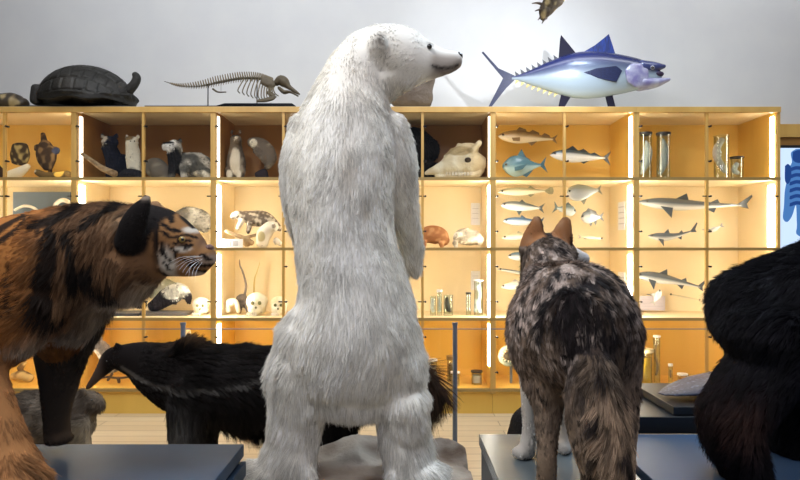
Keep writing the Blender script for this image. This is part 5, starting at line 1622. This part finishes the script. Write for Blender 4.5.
dl = M['black']
jar('tall jar with dark lid and a white fish, left one of two', 638.5, 651, 135, 1, lid=(dl, .02), spec=[[(646, 141, 1), (648, 150, 4), (646, 160, 5), (643, 170, 3), (641, 173, 2)]], specc=(.7, .7, .68))
jar('tall jar with dark lid and a mottled hanging fish', 657, 669.5, 135, 1, lid=(dl, .02), spec=[[(663, 139, 1), (665, 150, 3.6), (664, 162, 4.2), (661, 172, 2.2), (659, 173, 1.4)]], specc=(.5, .5, .46))
jar('tall open cylinder with a pale curled eel', 714.5, 728, 136, 1, foot=.05, spec=[[(722, 140, 3), (717, 148, 3.6), (717, 158, 3.6), (722, 166, 3), (725, 172, 2)]], specc=(.72, .66, .54))
jar('small jar with dark rim and a white curled specimen', 731, 742.5, 158, 1, lid=(dl, .01), spec=[[(737, 164, 2.4), (734, 170, 2.6), (738, 173, 2)]], specc=(.82, .8, .74))
jar('small glass beside the bear hip with a white specimen', 430, 436, 296, 3, spec=[[(433, 299, 1.6), (432, 307, 2), (433, 311.5, 1.6)]], specc=(.85, .85, .8))
jar('slim glass tube with a white stopper, second from the bear', 437, 442, 292, 3, lid=(M['paper'], .02), spec=[[(439.5, 298, 1), (439.5, 311.5, 1.2)]], specc=(.8, .8, .75))
jar('wide glass jar with a dark striped fish', 443.5, 453, 295, 3, spec=[[(447, 298, 1.4), (447, 304, 2.6), (449, 310, 2.4), (451, 311.5, 1.2)]], specc=(.06, .06, .05))
jar('narrow glass tube with a dark stopper in the middle of the shelf', 466, 471, 294, 3, lid=(dl, .015))
jar('tall white jar with pale entwined bones, right end of the shelf', 474, 483, 281, 3, lid=(M['paper'], .01), spec=[[(478, 286, 2.5), (480, 295, 2), (477, 304, 2.6), (480, 311.5, 2.5)], [(476, 300, 1.5), (475, 311.5, 1.6)]], specc=(.9, .9, .85))
jar('squat jar of yellow liquid next to the wolf hip', 637, 652, 352, 4, lid=(pbr('cream_lid', (.75, .68, .45), .5), .03), liquid=(pbr('yellow_liquid', (.75, .45, .03), .2), .85), spec=[[(641, 365, 1.5), (646, 362, 2)]], specc=(.05, .04, .02))
jar('tall thin cylinder with a brown coiled specimen', 653.5, 660, 337, 4, lid=(M['paper'], .015), spec=[[(656, 345, 1), (655, 355, 1.2), (658, 366, 1.4), (656, 375, 1)]], specc=(.4, .25, .1))
jar('small vial with pale stopper on the bottom shelf', 668.5, 672.5, 366, 4, lid=(M['paper'], .02), spec=[[(670.5, 370, .8), (670.5, 377, 1)]], specc=(.25, .15, .08))
jar('low jar with an orange content and white lid', 678, 687, 375, 4, lid=(M['paper'], .015), liquid=(pbr('orange_liquid', (.7, .28, .02), .3), .8))
jar('low cup with white content at the right of the orange jar', 688, 694, 375, 4, liquid=(M['paper'], .7))
jar('low jar with dark lid between post and bottom corner', 471.5, 482, 372, 4, lid=(dl, .012), liquid=(M['paper'], .75))
jar('tall jar with a dark green content behind the barrier post', 447, 457, 359, 4, Y=5.3, lid=(pbr('brown_lid', (.25, .15, .05), .5), .03), liquid=(pbr('olive_content', (.14, .10, .04), .4), .8))
jar('short jar with white rim in front of the taller one', 451, 459.5, 373, 4, Y=5.15, lid=(M['paper'], .012), liquid=(pbr('brown_content', (.3, .2, .1), .4), .7))
jar('pale lidded jar on the bottom shelf beside the bear leg', 429, 437, 361, 4, lid=(M['paper'], .02), liquid=(pbr('pale_content', (.6, .55, .4), .4), .8))

# gaping fish head on the bottom row
gp = MB()
ring = [(500, 357), (503, 350), (510, 347), (517, 349), (520, 356), (516, 362), (508, 364), (502, 361), (500, 357)]
gp.tube([w3(a, b_, 5.2) for a, b_ in ring], .024, seg=12)
gp.loft(pts([(511, 356, 9, .03, .04), (516, 357, 10, .12, .08)], 5.2), seg=16)
gh = make_body('gaping_fish_jaws', gp, .007, patchy((.42, .45, .36), ((512, 346, 6, 4, (.9, .9, .86)),), (.2, .24, .2), 5.2, 4), M['scale'], smooth=1)
tag(gh, 'round gaping set of pale green fish jaws on the bottom row beside the wolf', 'jaws')
MB().ball(w3(510, 356, 5.2, -.02), (.062, .03, .04)).build('mouth_hollow', M['hollow'], gh)
tt = MB()
for a in range(14):
    q = a / 14 * 2 * math.pi
    tt.loft([[*w3(510 + 8.2 * math.cos(q), 356 + 6 * math.sin(q), 5.17), .006, .006], [*w3(510 + 6.4 * math.cos(q), 356 + 4.3 * math.sin(q), 5.165), .002, .002]], (0, 1, 0), 6, 1)
tt.build('teeth', M['bone_white'], gh)
MB().tube([w3(511, 362, 5.24), [W(511, 0, 5.24)[0], 5.24, ZR[4] + .012]], .012, seg=8, sub=2).build('stand', M['steel'], gh)

# possum behind the anteater head
critter('white_faced_possum', 'pale faced possum sitting above the anteater snout, bottom row', 'possum', GA, None,
        [[(91, 347, 4, -.12, .03), (97, 345, 6.5, -.1, .045), (103, 350, 7, -.05, .05), (108, 358, 8, 0, .06), (112, 368, 8, 0, .06)], [(100, 340, 1.8, -.08, .015), (101.5, 337, 1.2, -.08, .01)], [(94, 339, 1.6, -.06, .012), (94.5, 336.5, 1, -.06, .01)]],
        (.42, .38, .36), patches=((96, 346, 8, 6, (.72, .70, .74)), (93, 350, 4, 2, (.2, .2, .36))), eyes=((94.5, 344, -.15, .006),), nose=(88, 347.5, -.12), fur=6000, flen=.02, Y=5.24)
o = MB().tube([w3(95, 380, 5.16), w3(105, 377, 5.2), w3(120, 378, 5.2), w3(140, 375, 5.22)], .012, r1=.008)
o.tube([w3(108, 380, 5.2), w3(112, 374, 5.14)], .012)
o.tube([w3(118, 378, 5.2), w3(119, 382, 5.2)], .014)
tag(o.build('branch', M['dead_branch']), 'thin dark crooked branch under the pale faced possum', 'branch')
critter('small_carved_bird', 'small cream bird-like figure just right of the barrier post tip', 'bird', GA, None, [[(187, 330, 3, 0, .03), (188, 336, 3.5, 0, .03), (187, 342, 2.5, 0, .02)], [(187, 345, 1, 0, .01), (187, 380.5, 1, 0, .01)]], (.75, .6, .4), fur=0, vox=.006)
critter('pale_specimen', 'small pale bundle on the bottom row between the tiger legs', 'specimen', GA, 4, [[(14, 380, 4, 0, .04), (22, 379, 5, 0, .05), (30, 382, 4, 0, .04)], [(20, 372, 3, 0, .03), (25, 366, 2, 0, .02)]], (.6, .45, .2), mot=(.2, .12, .05), fur=0)

# label cards on the inner faces
def card(label, px0, px1, pyt, pyb, Y, m=None):
    o = MB().box(W(px0, 0, Y)[0], W(px1, 0, Y)[0], Y - .003, Y + .003, W(0, pyb, Y)[2], W(0, pyt, Y)[2]).build('label_card', m or M['paper'], smooth=False)
    tag(o, label, 'card', 'label cards in the cabinets')
    ln = MB()
    for i in range(3):
        z0 = W(0, pyt + (pyb - pyt) * (.25 + .22 * i), Y)[2]
        ln.box(W(px0 + 1.2, 0, Y)[0], W(px1 - 1.5, 0, Y)[0], Y - .0045, Y - .003, z0 - .003, z0)
    ln.build('printed_lines', pbr('card_ink', (.42, .40, .44), .7), o, smooth=False)
    return o


pk = pbr('lilac_card', (.62, .56, .60), .7)
card('white card high beside the bright strip, above the hare', 471, 480, 203, 225, YB - .02)
card('white card beside the bright strip, above the entwined bones jar', 471, 480, 271, 290, YB - .02)
XI = (636.5 - 400) * 5 / F - th
for lb_, z0, z1 in (('pale card on the side panel right of the perch', W(0, 230, 5.3)[2], W(0, 202, 5.3)[2]), ('pale card right of the wolf rump in the third row', W(0, 300, 5.3)[2], W(0, 272, 5.3)[2])):
    o = MB().box(XI - .006, XI - .0015, 5.2, 5.36, z0, z1).build('label_card', M['paper'], smooth=False)
    tag(o, lb_, 'card', 'label cards in the cabinets')
    q = MB()
    for i in range(4):
        q.box(XI - .0075, XI - .006, 5.22, 5.34, z1 - .05 - .05 * i, z1 - .044 - .05 * i)
    q.build('printed_lines', pbr('side_card_ink', (.42, .40, .44), .7), o, smooth=False)
card('wide lilac card at the lower left of the third shark row', 640, 665, 296, 310.5, YB - .1, pk)

# ================================================================== light box poster at the right
Yp = 5.45
xp = W(781, 0, Yp)[0]
root = empty('light_box_poster', ((xp + xp + 1.0) / 2, Yp, 0))
tag(root, 'backlit pale blue poster with a dark blue ribbed figure beside the cabinets', 'poster')
zt, zb = W(0, 148, Yp)[2], W(0, 262, Yp)[2]
MB().box(xp, xp + 1.0, Yp, Yp + .08, zb, zt).build('screen', emis('poster_light', (.55, .70, .95), 1.0), root, smooth=False)
MB().box(xp - .02, xp + 1.02, Yp + .02, Yp + .1, zb - .03, zt + .03).build('frame', M['black'], root, smooth=False)
MB().box(xp + .1, xp + .9, Yp + .03, Yp + .09, 0, zb - .03).build('stand', M['black'], root, smooth=False)
bl = emis('poster_blue', (.015, .05, .2), 1.0); bl2 = emis('poster_mid_blue', (.06, .17, .42), 1.0)


def pshape(poly, off, m, name):
    P = catmull([(a, b_, 0) for a, b_ in poly], 4)
    MB().slab([w3(a, b_, Yp, -off) for a, b_, _ in P], .002).build(name, m, root, smooth=False)


pshape([(796, 149), (791, 153), (792, 162), (789, 168), (788, 176), (785, 190), (784, 206), (783, 218), (787, 222), (792, 216), (796, 205), (797, 225), (799, 236), (830, 240), (832, 190), (828, 160), (812, 149), (796, 149)], .004, bl2, 'printed_figure')
pshape([(785, 166), (788, 164), (791, 168), (791, 178), (788, 184), (785, 180), (785, 166)], .006, bl, 'printed_figure')
pshape([(793, 152), (799, 150), (806, 153), (806, 160), (799, 163), (793, 160), (793, 152)], .006, bl, 'printed_figure')
for i in range(6):
    y = 168 + i * 7
    pshape([(790, y), (797, y - 2), (806, y), (806, y + 3), (797, y + 1.5), (790, y + 3.5), (790, y)], .007, bl, 'printed_rib')
